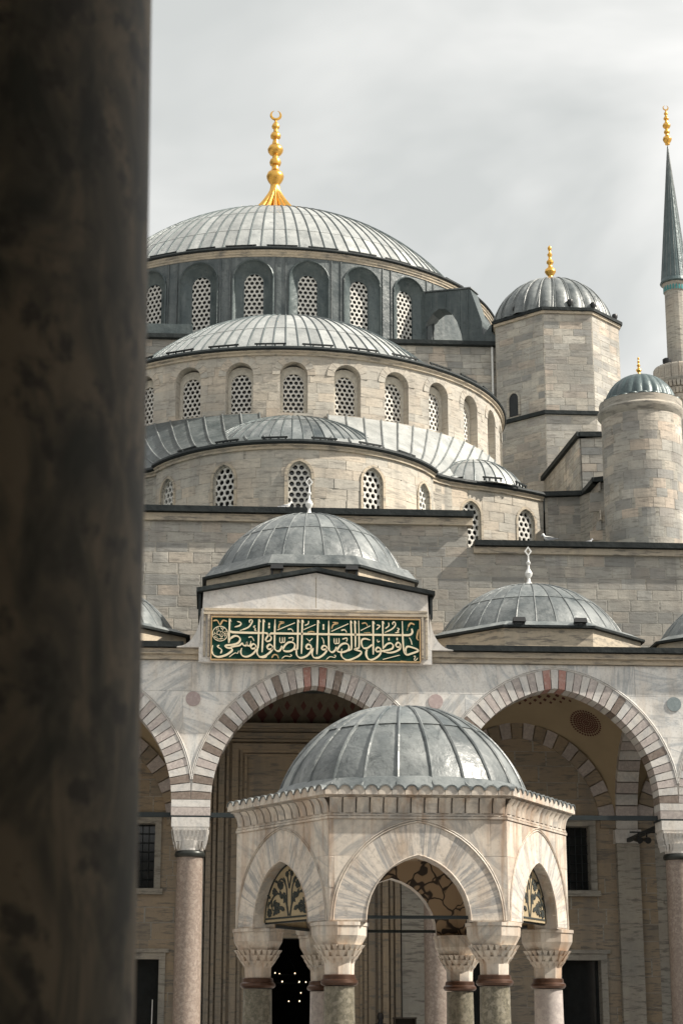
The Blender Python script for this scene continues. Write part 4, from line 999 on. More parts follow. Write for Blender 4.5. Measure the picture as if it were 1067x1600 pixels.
# ================================================================== inscription
PX0, PX1, PZ0, PZ1 = -2.955, 2.955, 11.66, 12.86; YI = YP - .10
I = thing('inscription_panel', 'dark green panel with gilded Arabic calligraphy above the central arch', 'sign', (0, YI, PZ0))
part('board', MB().box(PX0, PX1, YI, YP - .001, PZ0, PZ1), 'green_board', I)
FW = .032
fr = MB().box(PX0 - FW, PX1 + FW, YI - .04, YP - .001, PZ1 + .001, PZ1 + FW).box(PX0 - FW, PX1 + FW, YI - .04, YP - .001, PZ0 - FW, PZ0 - .001).box(PX0 - FW, PX0 - .001, YI - .039, YP - .001, PZ0, PZ1).box(PX1 + .001, PX1 + FW, YI - .039, YP - .001, PZ0, PZ1)
part('gilt_frame', fr, 'gold_ornament', I)
OX = (324, 404, 484, 566)
def q2(k, x, y):
    px = OX[k] + x / 12.125; py = 962 + y / 12.125
    yt = 967.3 + (px - 328) / 321 * 2.2; yb = 1031.8 + (px - 328) / 321 * 1.6
    return PX0 + (px - 328) / 321.5 * (PX1 - PX0), PZ1 - (py - yt) / (yb - yt) * (PZ1 - PZ0)
STROKES = [
 (0, 30, 't', [(375, 88), (371, 330), (362, 540)]), (0, 30, 't', [(925, 92), (917, 560), (900, 645)]), (0, 30, 't', [(1008, 95), (1000, 400), (988, 715)]),
 (0, 38, 'b', [(392, 320), (440, 342), (700, 350), (1090, 356)]),
 (0, 32, '', [(362, 545), (400, 460), (480, 412), (552, 432), (575, 490), (530, 550), (430, 580), (330, 590), (300, 612), (345, 638), (415, 648), (425, 690), (340, 760), (230, 802), (150, 806), (85, 772), (55, 700), (66, 590)]),
 (0, 26, '', [(345, 640), (460, 612), (560, 592), (618, 550), (640, 588), (693, 590), (706, 530), (718, 592), (765, 585), (777, 508)]),
 (0, 28, '', [(905, 640), (860, 640), (800, 650), (776, 612), (818, 562), (868, 590), (868, 680), (800, 760), (700, 802), (620, 780), (590, 712), (610, 640)]),
 (0, 30, '', [(905, 645), (893, 722), (930, 790), (1000, 812), (1080, 792)]),
 (0, 22, '', [(515, 138), (585, 165), (565, 215), (470, 245)]), (0, 22, '', [(750, 165), (745, 125), (775, 102), (800, 118), (785, 170), (720, 250), (570, 310)]),
 (0, 16, '', [(858, 215), (822, 240), (862, 272), (845, 300), (885, 318)]), (0, 18, '', [(730, 440), (792, 430), (838, 505)]),
 (0, 22, '', [(190, 588), (155, 618), (222, 662), (235, 700), (212, 742)]), (0, 12, '', [(552, 690), (530, 738), (490, 732), (440, 760), (375, 812)]),
 (0, 24, 'o', [(60, 132), (140, 122), (195, 200), (250, 122), (330, 140)]),
 (1, 36, 'b', [(0, 352), (100, 352)]), (1, 36, 'b', [(170, 360), (600, 362), (1080, 366)]),
 (1, 26, '', [(60, 350), (122, 378), (186, 432), (168, 492), (108, 510), (85, 478), (122, 410), (195, 352)]), (1, 30, 'd', [(145, 160), (145, 205)]), (1, 30, 'd', [(145, 218), (145, 262)]),
 (1, 30, '', [(255, 92), (250, 590), (272, 672), (330, 692), (370, 650), (388, 590)]),
 (1, 30, '', [(235, 620), (190, 655), (130, 652), (114, 610), (160, 568), (210, 600), (214, 645), (170, 712), (80, 780), (0, 806), (-40, 808)]),
 (1, 30, '', [(385, 600), (400, 650), (440, 590), (500, 532), (572, 522), (628, 562), (615, 640), (540, 690), (445, 692), (395, 650)]), (1, 26, '', [(600, 655), (660, 655), (682, 600)]),
 (1, 30, 't', [(687, 95), (682, 590), (672, 650)]), (1, 30, 't', [(768, 100), (762, 420), (755, 738)]),
 (1, 30, '', [(930, 640), (862, 645), (842, 608), (872, 564), (925, 580), (936, 640), (925, 700), (850, 780), (740, 816), (680, 782), (660, 720), (668, 640)]),
 (1, 28, '', [(977, 628), (953, 740), (1000, 812), (1085, 802)]),
 (1, 24, '', [(298, 296), (630, 155)]), (1, 22, 'o', [(330, 140), (425, 150), (345, 185), (322, 268)]), (1, 20, '', [(495, 282), (560, 275), (598, 322)]),
 (1, 17, '', [(348, 428), (352, 522), (395, 522), (396, 428)]), (1, 17, '', [(395, 522), (437, 518), (438, 428)]), (1, 18, '', [(508, 446), (595, 438), (588, 498)]),
 (1, 22, 'o', [(198, 822), (240, 762), (300, 770), (328, 832)]), (1, 13, '', [(388, 832), (450, 785), (540, 792), (574, 768), (540, 755)]), (1, 15, '', [(848, 448), (905, 492), (960, 445)]), (1, 14, '', [(905, 488), (905, 528)]),
 (1, 22, '', [(795, 284), (1018, 184)]), (1, 16, '', [(812, 204), (878, 172), (886, 118)]), (1, 20, 'o', [(868, 336), (940, 318), (1000, 332)]),
 (2, 36, 'b', [(0, 366), (600, 370), (1080, 372)]), (2, 30, 't', [(92, 105), (85, 420), (74, 745)]), (2, 30, 'd', [(195, 180), (195, 226)]), (2, 30, 'd', [(195, 236), (195, 282)]),
 (2, 30, '', [(295, 112), (298, 590), (320, 682), (370, 702), (420, 660), (438, 600)]), (2, 18, '', [(160, 425), (192, 470), (206, 545)]),
 (2, 30, '', [(285, 640), (245, 652), (180, 655), (166, 625), (200, 582), (252, 600), (262, 650), (235, 712), (160, 780), (80, 816), (0, 802)]),
 (2, 30, '', [(430, 610), (450, 655), (500, 590), (560, 545), (632, 540), (676, 590), (660, 660), (560, 702), (470, 690), (440, 655)]), (2, 28, 't', [(712, 108), (726, 590), (705, 650), (640, 680)]),
 (2, 28, 't', [(787, 110), (797, 400), (797, 610)]), (2, 28, '', [(860, 108), (868, 560), (845, 625), (780, 648), (850, 670), (908, 692), (880, 752), (780, 812), (660, 850), (575, 820), (530, 750), (542, 640)]),
 (2, 28, '', [(1080, 472), (980, 446), (920, 472), (914, 550), (950, 620), (1020, 622), (1080, 588)]), (2, 28, '', [(1002, 660), (993, 750), (1030, 822), (1080, 842)]),
 (2, 24, '', [(345, 312), (668, 165)]), (2, 22, 'o', [(368, 142), (472, 155), (382, 188), (350, 265)]), (2, 20, '', [(530, 292), (600, 282), (632, 332)]),
 (2, 17, '', [(398, 440), (402, 532), (440, 536), (442, 440)]), (2, 17, '', [(440, 536), (486, 532), (487, 440)]), (2, 18, '', [(552, 458), (638, 438), (630, 502)]), (2, 13, '', [(248, 844), (320, 790), (405, 802), (428, 768), (395, 760)]),
 (2, 22, '', [(900, 292), (1080, 202)]), (2, 22, 'o', [(918, 162), (990, 150), (1028, 205)]), (2, 18, 'o', [(958, 336), (1080, 326)]),
 (3, 36, 'b', [(0, 370), (700, 373), (830, 366), (878, 322), (868, 250)]), (3, 30, 't', [(138, 112), (140, 420), (138, 742)]),
 (3, 28, '', [(300, 670), (255, 682), (200, 682), (188, 645), (222, 608), (272, 630), (282, 690), (255, 752), (180, 812), (90, 842), (30, 802), (10, 722), (30, 650)]), (3, 26, '', [(-10, 645), (60, 602), (118, 556)]),
 (3, 28, 't', [(320, 112), (322, 640)]), (3, 28, '', [(325, 632), (390, 552), (462, 526), (512, 562), (500, 622), (420, 656), (330, 672), (270, 684)]),
 (3, 28, '', [(640, 560), (632, 598), (582, 592), (566, 555), (602, 514), (646, 540), (642, 630), (560, 682), (450, 706), (330, 690)]),
 (3, 30, '', [(690, 112), (700, 500), (722, 690), (770, 742), (850, 722), (992, 660), (870, 602), (782, 590), (750, 640), (762, 722)]),
 (3, 18, '', [(820, 420), (850, 470), (870, 552)]), (3, 26, 'd', [(435, 428), (435, 474)]), (3, 26, 'd', [(590, 424), (590, 468)]), (3, 13, '', [(215, 458), (224, 506), (262, 488)]),
 (3, 18, '', [(208, 184), (268, 204), (200, 272)]), (3, 17, '', [(428, 138), (434, 200), (368, 252)]), (3, 20, '', [(515, 180), (508, 148), (540, 126), (562, 160), (545, 210), (480, 270), (360, 326)]),
 (3, 17, '', [(588, 240), (628, 258), (600, 300), (625, 318), (550, 332)]), (3, 28, 'o', [(800, 212), (850, 150), (922, 175)]), (3, 15, 'o', [(802, 212), (780, 288)]),
 (3, 22, '', [(318, 832), (640, 748)]), (3, 13, '', [(895, 772), (932, 768), (908, 835), (940, 842), (978, 796)]), (3, 30, 'o', [(1000, 262), (965, 420), (998, 468)]), (3, 30, 'o', [(648, 862), (770, 870)]),
]
def catmull(p, n=6):
    if len(p) < 3: return p
    q = [p[0]] + p + [p[-1]]; r = []
    for i in range(1, len(q) - 2):
        for k in range(n):
            t = k / n; r.append(tuple(.5 * (2 * q[i][c] + (q[i + 1][c] - q[i - 1][c]) * t + (2 * q[i - 1][c] - 5 * q[i][c] + 4 * q[i + 1][c] - q[i + 2][c]) * t * t + (-q[i - 1][c] + 3 * q[i][c] - 3 * q[i + 1][c] + q[i + 2][c]) * t ** 3) for c in (0, 1)))
    return r + [p[-1]]
UPP = (PX1 - PX0) / 321.5 / 12.125
for si, (k, wd, kind, p) in enumerate(STROKES):
    P2 = [Vector(q2(k, *a)) for a in catmull(p)]; m = MB(); Lf = []; Rt = []; n = len(P2)
    for i, a in enumerate(P2):
        d_ = (P2[min(i + 1, n - 1)] - P2[max(i - 1, 0)]).normalized(); nr = Vector((-d_.y, d_.x)); t = i / (n - 1)
        hw = wd * UPP * .5
        if kind == 'd': hw *= 1.0
        elif kind in ('t', 'b'): hw *= 1.05 if t < .8 else 1.05 - (t - .8) * 2.
        else: hw *= (.62 + .62 * abs(d_.x * .75 + d_.y * .66)) * (1 if .06 < t < .94 else .55)
        Lf.append(a + nr * hw); Rt.append(a - nr * hw)
    yf = YI - .022 - .0012 * (si % 9)
    for i in range(n - 1):
        A_ = [Lf[i], Rt[i], Rt[i + 1], Lf[i + 1]]; m.prism([(a.x, yf, a.y) for a in A_], [(a.x, YI - .001, a.y) for a in A_])
    if kind == 't':
        a = P2[0]; h = wd * UPP; pts = [(a.x - h * .5, a.y + h * .1), (a.x + h * .5, a.y + h * .1), (a.x + h * 1.3, a.y - h * 2.1), (a.x + h * .4, a.y - h * 1.2)]; m.poly(pts, yf + .0005, YI - .001)
    part('letter_stroke' if kind != 'o' else 'flourish', m, 'gold_ornament' if kind == 'o' else 'gold_letter', I)
# rosette at the left end
rc = Vector(q2(0, 200, 370)); R0 = 148 * UPP; m = MB()
for i in range(32):
    a, b = 2 * pi * i / 32, 2 * pi * (i + 1) / 32
    m.poly([(rc.x + r * cos(t), rc.y + r * sin(t)) for r, t in ((R0, a), (R0, b), (R0 * .91, b), (R0 * .91, a))], YI - .02, YI - .001)
rg = random.Random(5)
for i in range(34):
    t = rg.uniform(0, 2 * pi); r = R0 * sqrt(rg.uniform(.0, .62)); c0 = Vector((rc.x + r * cos(t), rc.y + r * sin(t))); th = rg.uniform(0, pi); ln = R0 * rg.uniform(.12, .26); d_ = Vector((cos(th), sin(th))); n_ = Vector((-d_.y, d_.x)); w_ = R0 * .028
    A_ = [c0 - d_ * ln + n_ * w_, c0 - d_ * ln - n_ * w_, c0 + n_ * ln * .5 - n_ * w_ * 2, c0 + n_ * ln * .5]; B_ = [c0 + n_ * ln * .5, c0 + n_ * ln * .5 - n_ * w_ * 2, c0 + d_ * ln - n_ * w_, c0 + d_ * ln + n_ * w_]
    for Q in (A_, B_): m.poly([(a.x, a.y) for a in Q], YI - .018 - .0003 * i, YI - .001)
part('rosette', m, 'gold_letter', I)

# ================================================================== portico domes
def portico_dome(x, z0, R, h, label, oz, seed, fin=True, drop=.0):
    T = thing('portico_dome', label, 'dome', (x, 55.85, oz), 'small domes over the portico')
    yc = 55.85
    part('octagon_base', ngon_prism(octagon(x, yc, 3.42), oz, z0 - .27 - drop), 'cornice_stone', T)
    part('base_edge', ngon_prism(octagon(x, yc, 3.56), z0 - .26 - drop, z0 - .19 - drop), 'lead_edge', T)
    part('base_skirt', MB().prism([(a, b, z0 - .185 - drop) for a, b in octagon(x, yc, 3.5)], [(a, b, z0 + .0) for a, b in octagon(x, yc, R + .26)]), 'lead', T)
    dome(T, (x, yc, z0 - .02), R, h, 30, [0, .34, .70, .985], (-110, 110), .030, ribmat='lead', seed=seed)
    if fin:
        P = [(.26, 0), (.24, .05), (.13, .10), (.06, .20), (.045, .30), (.07, .34), (.11, .40), (.125, .46), (.085, .54), (.04, .62), (.033, .74), (.065, .78), (.07, .82), (.033, .87), (.025, .95), (.022, 1.06)]
        o = ob('finial', MB().lathe(P, 18).mesh('finial', 'white_finial', True), T, (x, yc, z0 + h - .06))
        dm = MB()
        dp = [(0, 1.02), (.12, 1.18), (0, 1.34), (-.12, 1.18)]; di = [(0, 1.08), (.07, 1.18), (0, 1.28), (-.07, 1.18)]
        for i in range(4): j = (i + 1) % 4; dm.poly([dp[i], dp[j], di[j], di[i]], -.03, .03)
        sub('diamond_top', dm, 'white_finial', o)
    return T
portico_dome(0, 15.1, 2.96, 2.0, 'central portico dome of grey lead with white finial, right above the green inscription', 12.17, 31, drop=.16)
portico_dome(6.908, 13.2, 2.88, 1.76, 'low grey lead portico dome with white diamond finial, right of the gable', 12.17, 32)
portico_dome(13.816, 13.15, 2.86, 1.70, 'dark sliver of lead dome cut by the right picture edge above the portico', 12.17, 33)
portico_dome(-6.908, 13.15, 2.86, 1.70, 'sunlit part of a lead dome beside the dark foreground column', 12.17, 34)
for x, y, z, lab in ((-1.1, 52.55, 14.38, 'black box floodlight on the left slope of the gable'), (1.1, 52.55, 14.38, 'black box floodlight on the right slope of the gable'),
                     (6.03, 52.62, 13.0, 'black box floodlight at the left foot of the dome right of the gable'), (7.85, 52.62, 13.0, 'black box floodlight at the right foot of the dome right of the gable')):
    L = thing('floodlight', lab, 'floodlight', (x, y, z), 'box floodlights on the portico roof')
    dz = .08 if z > 13 else 0
    part('foot', MB().box(x - .17, x - .11, y + .0, y + .12, z - .02, z + .10 + dz).box(x + .11, x + .17, y + .0, y + .12, z - .02, z + .10 + dz), 'black_lamp', L)
    part('lamp_housing', MB().prism([(x - .19, y - .12, z + .10 + dz), (x + .19, y - .12, z + .10 + dz), (x + .19, y + .14, z + .10 + dz), (x - .19, y + .14, z + .10 + dz)], [(x - .17, y - .06, z + .24 + dz), (x + .17, y - .06, z + .24 + dz), (x + .17, y + .16, z + .22 + dz), (x - .17, y + .16, z + .22 + dz)]), 'black_lamp', L)
L = thing('floodlight', 'black twin floodlight hanging on the tie bar under the right portico arch', 'floodlight', (9.9, 54.8, 7.2))
part('bracket', MB().box(9.55, 10.3, 54.76, 54.84, 7.2, 7.24).tube([(9.8, 54.8, 7.2), (9.8, 54.8, 7.05)], .025, 6).tube([(10.05, 54.8, 7.2), (10.05, 54.8, 7.02)], .025, 6), 'black_lamp', L)
for x in (9.8, 10.05): part('lamp_housing', MB().tube([(x, 54.6, 6.96), (x - .02, 54.72, 6.99), (x - .05, 55.0, 7.03)], .10, 10, .06), 'black_lamp', L, True)

# ================================================================== fountain kiosk
KY = 27.45
T = thing('fountain_kiosk', 'six-sided marble ablution kiosk with pointed arches and grey lead dome in the courtyard', 'kiosk', (0, KY, 0))
def hexa(r, z=None): return [(r * sin(radians(60 * k - 30)), KY - r * cos(radians(60 * k - 30))) for k in range(6)]    # corner k and k+1 span face k; face 0 looks at the viewer
KR = 2.44; KA, KRI, KZ, KT = .70, .86, 3.0, .44
def hex_prism(r, z0, z1): return ngon_prism(hexa(r), z0, z1)
CAPMQ = None
scal = MB().poly([(.062 * cos(radians(t)), .062 * sin(radians(t))) for t in range(0, 181, 22)] + [(-.062, -.06), (.062, -.06)], -.03, .09).mesh('scallop', 'marble_warm')
tcap = MB()
for t in range(0, 176, 22):
    A_ = [((.062 + d_) * cos(radians(q)), (.062 + d_) * sin(radians(q))) for d_, q in ((.001, t), (.018, t), (.018, t + 22), (.001, t + 22))]; tcap.poly(A_, -.045, .2)
tcap = tcap.mesh('roof_tile', 'lead')
fpts = [(0, 0), (-.008, .06), (-.025, .12), (-.055, .17), (-.085, .2)]
flm = MB()
for s_ in (0,):
    w_ = .084; v = []
    for (o_, z) in fpts:
        v += [(-w_, o_ + .012, z), (-w_ * .55, o_ - .012, z), (w_ * .55, o_ - .012, z), (w_, o_ + .012, z)]
    n_ = len(fpts); f = [(i * 4 + j, i * 4 + j + 1, (i + 1) * 4 + j + 1, (i + 1) * 4 + j) for i in range(n_ - 1) for j in range(3)]
    bk = [(-w_, .1, 0), (w_, .1, 0), (w_, .1, .2), (-w_, .1, .2)]
    flm.add(v + bk, f)
    # little pointed ends at the bottom
    flm.prism([(-w_, .012, 0), (0, -.02, -.05), (w_, .012, 0)], [(-w_, .1, 0), (0, .1, -.05), (w_, .1, 0)])
FM = flm.mesh('cornice_flute', 'marble_warm', True)
VK = {}
for k in range(6):
    a, b = hexa(KR)[k], hexa(KR)[(k + 1) % 6]; fp = Path([a, b]); ang = fp.ang(1); um = fp.L / 2
    o = Op(um, KA, KZ - .02, KZ, KRI); o.zb = KZ - .02
    part('arch_wall', wall(fp, 0, fp.L, KZ - .02, 4.44, [o], .34, .5, back=True), 'marble_warm', T)
    x, y = fp.pt(um)
    for j in range(17):
        if j not in VK: VK[j] = MB().poly(vous(0, None, j, 17, KA, KRI, 0, KT, 0, 0, '', gap=.0003), -.006, .05).mesh('voussoir', 'marble_voussoir')
        ob('voussoir', VK[j], T, (x, y, KZ), ang)
    ashlar(T, fp, .004, fp.L - .004, [KZ + .0, KZ + .42, KZ + .86, KZ + 1.35], (.5, 1.1), [Op(um, KA + KT - .006, KZ - .5, KZ, arch_top(KA, KRI, 0, KT))], 'marble_warm', proud=.003, joint=.005, name='marble_slab', seed=200 + k, deep=.02)
    hm = MB()
    for off, r_ in ((KT + .015, .010), (KT + .045, .007), (.012, .008)): hm.tube([(arch_pt(KA, KRI, 0, off, t / 30)[0], -.012, arch_pt(KA, KRI, 0, off, t / 30)[1]) for t in range(0 if off > .1 else 0, 31)], r_, 5)
    ob('arch_moulding', hm.mesh('arch_moulding', 'marble_warm', True), T, (x, y, KZ), ang)
    ob('frieze_moulding', MB().box(-um, um, -.02, .03, 0, .03).box(-um, um, -.012, .03, .04, .055).mesh('frieze_moulding', 'marble_warm'), T, (x, y, 4.36), ang)
    for j in range(13): xx = -um + (j + .5) * 2 * um / 13; px, py = fp.pt(um + xx); ob('cornice_flute', FM, T, (px, py, 4.44), ang)
    # crown with scallops
    a2, b2 = hexa(2.56)[k], hexa(2.56)[(k + 1) % 6]; f2p = Path([a2, b2])
    for j in range(14): px, py = f2p.pt((j + .5) * f2p.L / 14); ob('scallop', scal, T, (px, py, 4.735), ang, (f2p.L / 14 / .124 * .97, 1, 1)); ob('roof_tile', tcap, T, (px, py, 4.735), ang, (f2p.L / 14 / .16 * .99, 1, 1))
    part('painted_lining', wall(fp, .12, fp.L - .12, KZ - .01, 4.5, [o], .01, .5, off=-.346), 'painted_ceiling', T)
    bx, by = fp.pt(um, -.20)
    ob('tie_bar', MB().box(-KA - .02, KA + .02, -.022, .022, .03, .075).mesh('tie_bar', 'iron'), T, (bx, by, KZ), ang)
    if k in (1, 2, 4, 5):     # painted lunettes close the heads of the side arches
        lx, ly = fp.pt(um, -.15); base = [arch_pt(KA, KRI, 0, -.003, t / 20) for t in range(21)]
        lo_ = ob('painted_lunette', MB().poly([(-KA + .003, .055)] + [p for p in base if p[1] > .055] + [(KA - .003, .055)], 0, .03).mesh('painted_lunette', 'lunette_plaster'), T, (lx, ly, KZ), ang)
        vine = MB(); cnt = [0]
        def flat(pts): cnt[0] += 1; vine.poly(pts, -.006 - .00025 * (cnt[0] % 30), -.0005)
        def rib2(p, w0, w1=None):
            P2 = [Vector(q) for q in catmull(p)]; N_ = len(P2); w1 = w0 if w1 is None else w1; L_ = []; R_ = []
            for i in range(N_):
                d_ = (P2[min(i + 1, N_ - 1)] - P2[max(i - 1, 0)])
                d_ = d_.normalized() if d_.length > 1e-6 else Vector((1, 0)); n_ = Vector((-d_.y, d_.x)) * (w0 + (w1 - w0) * i / (N_ - 1)); L_.append(P2[i] + n_); R_.append(P2[i] - n_)
            for i in range(N_ - 1): flat([tuple(L_[i]), tuple(R_[i]), tuple(R_[i + 1]), tuple(L_[i + 1])])
        def flower(fx_, fz_, fr_):
            for q in range(7): t = q * 2 * pi / 7; flat([(fx_ + fr_ * .72 * cos(t) + fr_ * .36 * cos(u_), fz_ + fr_ * .72 * sin(t) + fr_ * .36 * sin(u_)) for u_ in [i * pi / 3 for i in range(6)]])
            flat([(fx_ + fr_ * .34 * cos(u_), fz_ + fr_ * .34 * sin(u_)) for u_ in [i * pi / 4 for i in range(8)]])
        def leaf(x_, z_, a_, l_):
            c_, s2 = cos(a_), sin(a_); flat([(x_ + p * c_ * l_ - q * s2 * l_, z_ + p * s2 * l_ + q * c_ * l_) for p, q in ((0, 0), (.3, .2), (.65, .18), (1, 0), (.65, -.18), (.3, -.2))])
        rib2([arch_pt(KA - .055, KRI - .07, .05, 0, t / 16) for t in range(17)], .011); rib2([(-KA + .06, .10), (KA - .06, .10)], .012)
        for s_ in (-1, 1):
            rib2([(s_ * .02, .12), (s_ * .10, .34), (s_ * .3, .44), (s_ * .46, .36), (s_ * .44, .22), (s_ * .32, .2)], .016, .008)
            rib2([(s_ * .06, .26), (s_ * .08, .52), (s_ * .2, .64), (s_ * .3, .58), (s_ * .26, .5)], .013, .007)
            rib2([(s_ * .3, .44), (s_ * .4, .52), (s_ * .44, .46)], .01, .006); rib2([(0, .5), (s_ * .05, .68), (s_ * .0, .76)], .011, .006)
            rib2([(s_ * .46, .36), (s_ * .55, .28), (s_ * .57, .16)], .011, .006)
            for a in ((.32, .24, .085), (.22, .55, .06), (.52, .18, .06), (.14, .40, .05), (.40, .47, .05), (.06, .70, .04)): flower(s_ * a[0], a[1], a[2])
            for x_, z_, a_, l_ in ((.12, .2, .4, .15), (.2, .36, 1.2, .13), (.36, .36, -.9, .12), (.5, .38, .6, .10), (.3, .6, .2, .1), (.1, .56, 1.0, .12), (.44, .14, 2.6, .12), (.16, .30, 2.4, .12), (.57, .26, 1.9, .09)): leaf(s_ * x_, z_, a_ if s_ > 0 else pi - a_, l_)
        sub('painted_vine', vine, 'ornament_dark', lo_)
# painted ceiling inside
inn = MB().lathe([(1.98, 4.12), (1.93, 4.35), (1.75, 4.75), (1.4, 5.15), (.9, 5.5), (.4, 5.68), (0, 5.72)], 48, (0, KY, 0))
part('ceiling', inn, 'painted_ceiling', T, True)
part('cornice_bed', ngon_prism(hexa(2.37), 4.445, 4.644), 'marble_warm', T); part('cornice_slab', ngon_prism(hexa(2.535), 4.645, 4.72), 'marble_warm', T)
rf = MB(); 
rf.prism([(x, y, 4.725) for x, y in hexa(2.51)], [(x, y, 4.80) for x, y in hexa(2.40)]); part('roof_plate', rf, 'lead', T)
part('roof_flare', MB().lathe([(2.10, 4.79), (2.0, 4.82), (1.91, 4.88), (1.85, 4.97), (1.8, 5.0)], 64, (0, KY, 0), cap=False), 'lead', T, True)
dome(T, (0, KY, 4.9), 1.83, 1.34, 24, [0, .46, .985], (-120, 120), .036, ribmat='lead', seed=41)
for k in range(24):
    a = (k + .5) * 2 * pi / 24; part('rib_foot', MB().tube([(r * sin(a), KY - r * cos(a), z) for r, z in ((1.84, 4.93), (1.90, 4.88), (1.99, 4.83), (2.11, 4.81))], .026, 6, .02), 'lead', T, True)
# columns at the corners
for k, (x, y) in enumerate(hexa(2.11)):
    ca = atan2(x, -(y - KY)); mt = ('granite_olive', 'granite_olive', 'granite_grey', 'granite_olive', 'granite_grey', 'granite_olive')[k]
    c = part('column', MB().lathe([(.225, .05), (.225, .5), (.205, 2.14)], 32, (x, y, 0)), mt, T, True); bb = WL[T.name]
    def subk(name, mb, mat, sm=False): mb.v = [(p - bb[0], q - bb[1], z) for p, q, z in mb.v]; return sub(name, mb, mat, c, sm)
    subk('base', MB().lathe([(.36, .02), (.36, .12), (.28, .16), (.29, .24), (.24, .32), (.22, .36)], 24, (x, y, 0)), 'marble_warm', True)
    subk('ring', MB().lathe([(.205, 2.15), (.235, 2.155), (.258, 2.185), (.252, 2.215), (.228, 2.235), (.222, 2.285), (.205, 2.295)], 28, (x, y, 0)), 'copper', True)
    cap = MB(); cap.lathe([(.20, 2.29), (.205, 2.44), (.23, 2.5)], 8, (x, y, 0), a0=ca + pi / 8, a1=ca + pi / 8 + 2 * pi)
    oc = lambda r, z: [(x + r * sin(ca + pi / 8 + q * pi / 4) * 1.0, y - r * cos(ca + pi / 8 + q * pi / 4), z) for q in range(8)]
    cap.prism(oc(.27, 2.62), oc(.375, 2.80)); cap.prism(oc(.375, 2.801), oc(.385, 2.93)); cap.prism(oc(.40, 2.932), oc(.40, 2.978))
    cap.prism(oc(.21, 2.46), oc(.30, 2.64))
    for tier, (zc, r, n_, hh) in enumerate(((2.43, .235, 16, .10), (2.50, .285, 16, .11), (2.58, .325, 24, .10))):
        for q in range(n_):
            a = ca + 2 * pi * (q + .5 * (tier % 2)) / n_; w_ = pi * r / n_ * .82; cx_, cy_ = x + r * sin(a), y - r * cos(a); tx, ty = cos(a), sin(a); rx, ry = sin(a), -cos(a)
            pt_ = lambda s_, d_, z: (cx_ + tx * s_ + rx * d_, cy_ + ty * s_ + ry * d_, z)
            cap.prism([pt_(-w_ * .35, -.05, zc), pt_(w_ * .35, -.05, zc), pt_(w_ * .35, -.10, zc), pt_(-w_ * .35, -.10, zc)], [pt_(-w_, .025, zc + hh), pt_(w_, .025, zc + hh), pt_(w_, -.10, zc + hh), pt_(-w_, -.10, zc + hh)])
    subk('capital', cap, 'marble_warm')

# basin of the fountain, hidden low inside the kiosk
part('basin', MB().lathe([(1.5, .021), (1.5, 1.0), (1.42, 1.05), (1.3, 1.0), (1.3, .6), (0, .6)], 32, (0, KY, 0)), 'marble_white', T, True)

# ================================================================== foreground column and the arcade the camera stands in
FX, FY, FR = -3.315, 3.0, .42
T = thing('foreground_column', 'dark brown stone column shaft close to the camera, out of focus at the left', 'column', (FX, FY, 0))
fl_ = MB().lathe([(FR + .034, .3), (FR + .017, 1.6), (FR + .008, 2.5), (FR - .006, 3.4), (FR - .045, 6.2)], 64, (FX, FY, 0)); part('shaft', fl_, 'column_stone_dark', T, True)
part('base', MB().lathe([(.66, .021), (.66, .12), (.55, .14), (.57, .2), (.5, .26), (.44, .31)], 40, (FX, FY, 0)), 'marble_white', T, True)
cp_ = MB().lathe([(.39, 6.19), (.45, 6.26), (.40, 6.34), (.42, 6.5), (.55, 6.9)], 32, (FX, FY, 0)); cp_.box(FX - .56, FX + .56, FY - .44, FY + .44, 6.9, 7.3); part('capital', cp_, 'marble_white', T, True)
T = thing('viewing_arcade', 'shaded arcade around the camera, out of view', 'arcade', (0, 0, 0))
vp = Path([(20.8, FY - .35), (-24.1, FY - .35)])
part('arch_wall', wall(Path([(-24.1, FY - .35), (20.8, FY - .35)]), 0, 44.9, 7.3, 12., [Op(24.1 + FX + 3.454 + B * k, 2.9, 7.3, 7.75, 3.27) for k in (-2, -1, 0, 1, 2)], .7, 2., back=True), 'marble', T)
part('roof', MB().box(-24.1, 20.8, -4.6, FY + .6, 12.01, 12.6), 'lead_dark', T); part('back_wall', MB().box(-24.1, 20.8, -4.6, -4.1, 0, 12.), 'limestone_plain', T)
part('floor', MB().box(-24.1, 20.8, -4.1, FY + 1.19, .022, .03), 'courtyard_marble', T)
for x in (-24.5, 20.8): part('light_block_wall', MB().box(x, x + .4, -4.6, FY + .3, .031, 12.), 'limestone_plain', T)  # unseen walls added to keep daylight off the column and arcade
for k in (-2, -1, 1, 2): x = FX + B * k; part('column', MB().lathe([(.6, .03), (.6, .2), (.42, .3), (.39, 6.2), (.45, 6.26), (.42, 6.5), (.55, 6.9), (.55, 7.3)], 24, (x, FY, 0)), 'granite_pink', T, True)
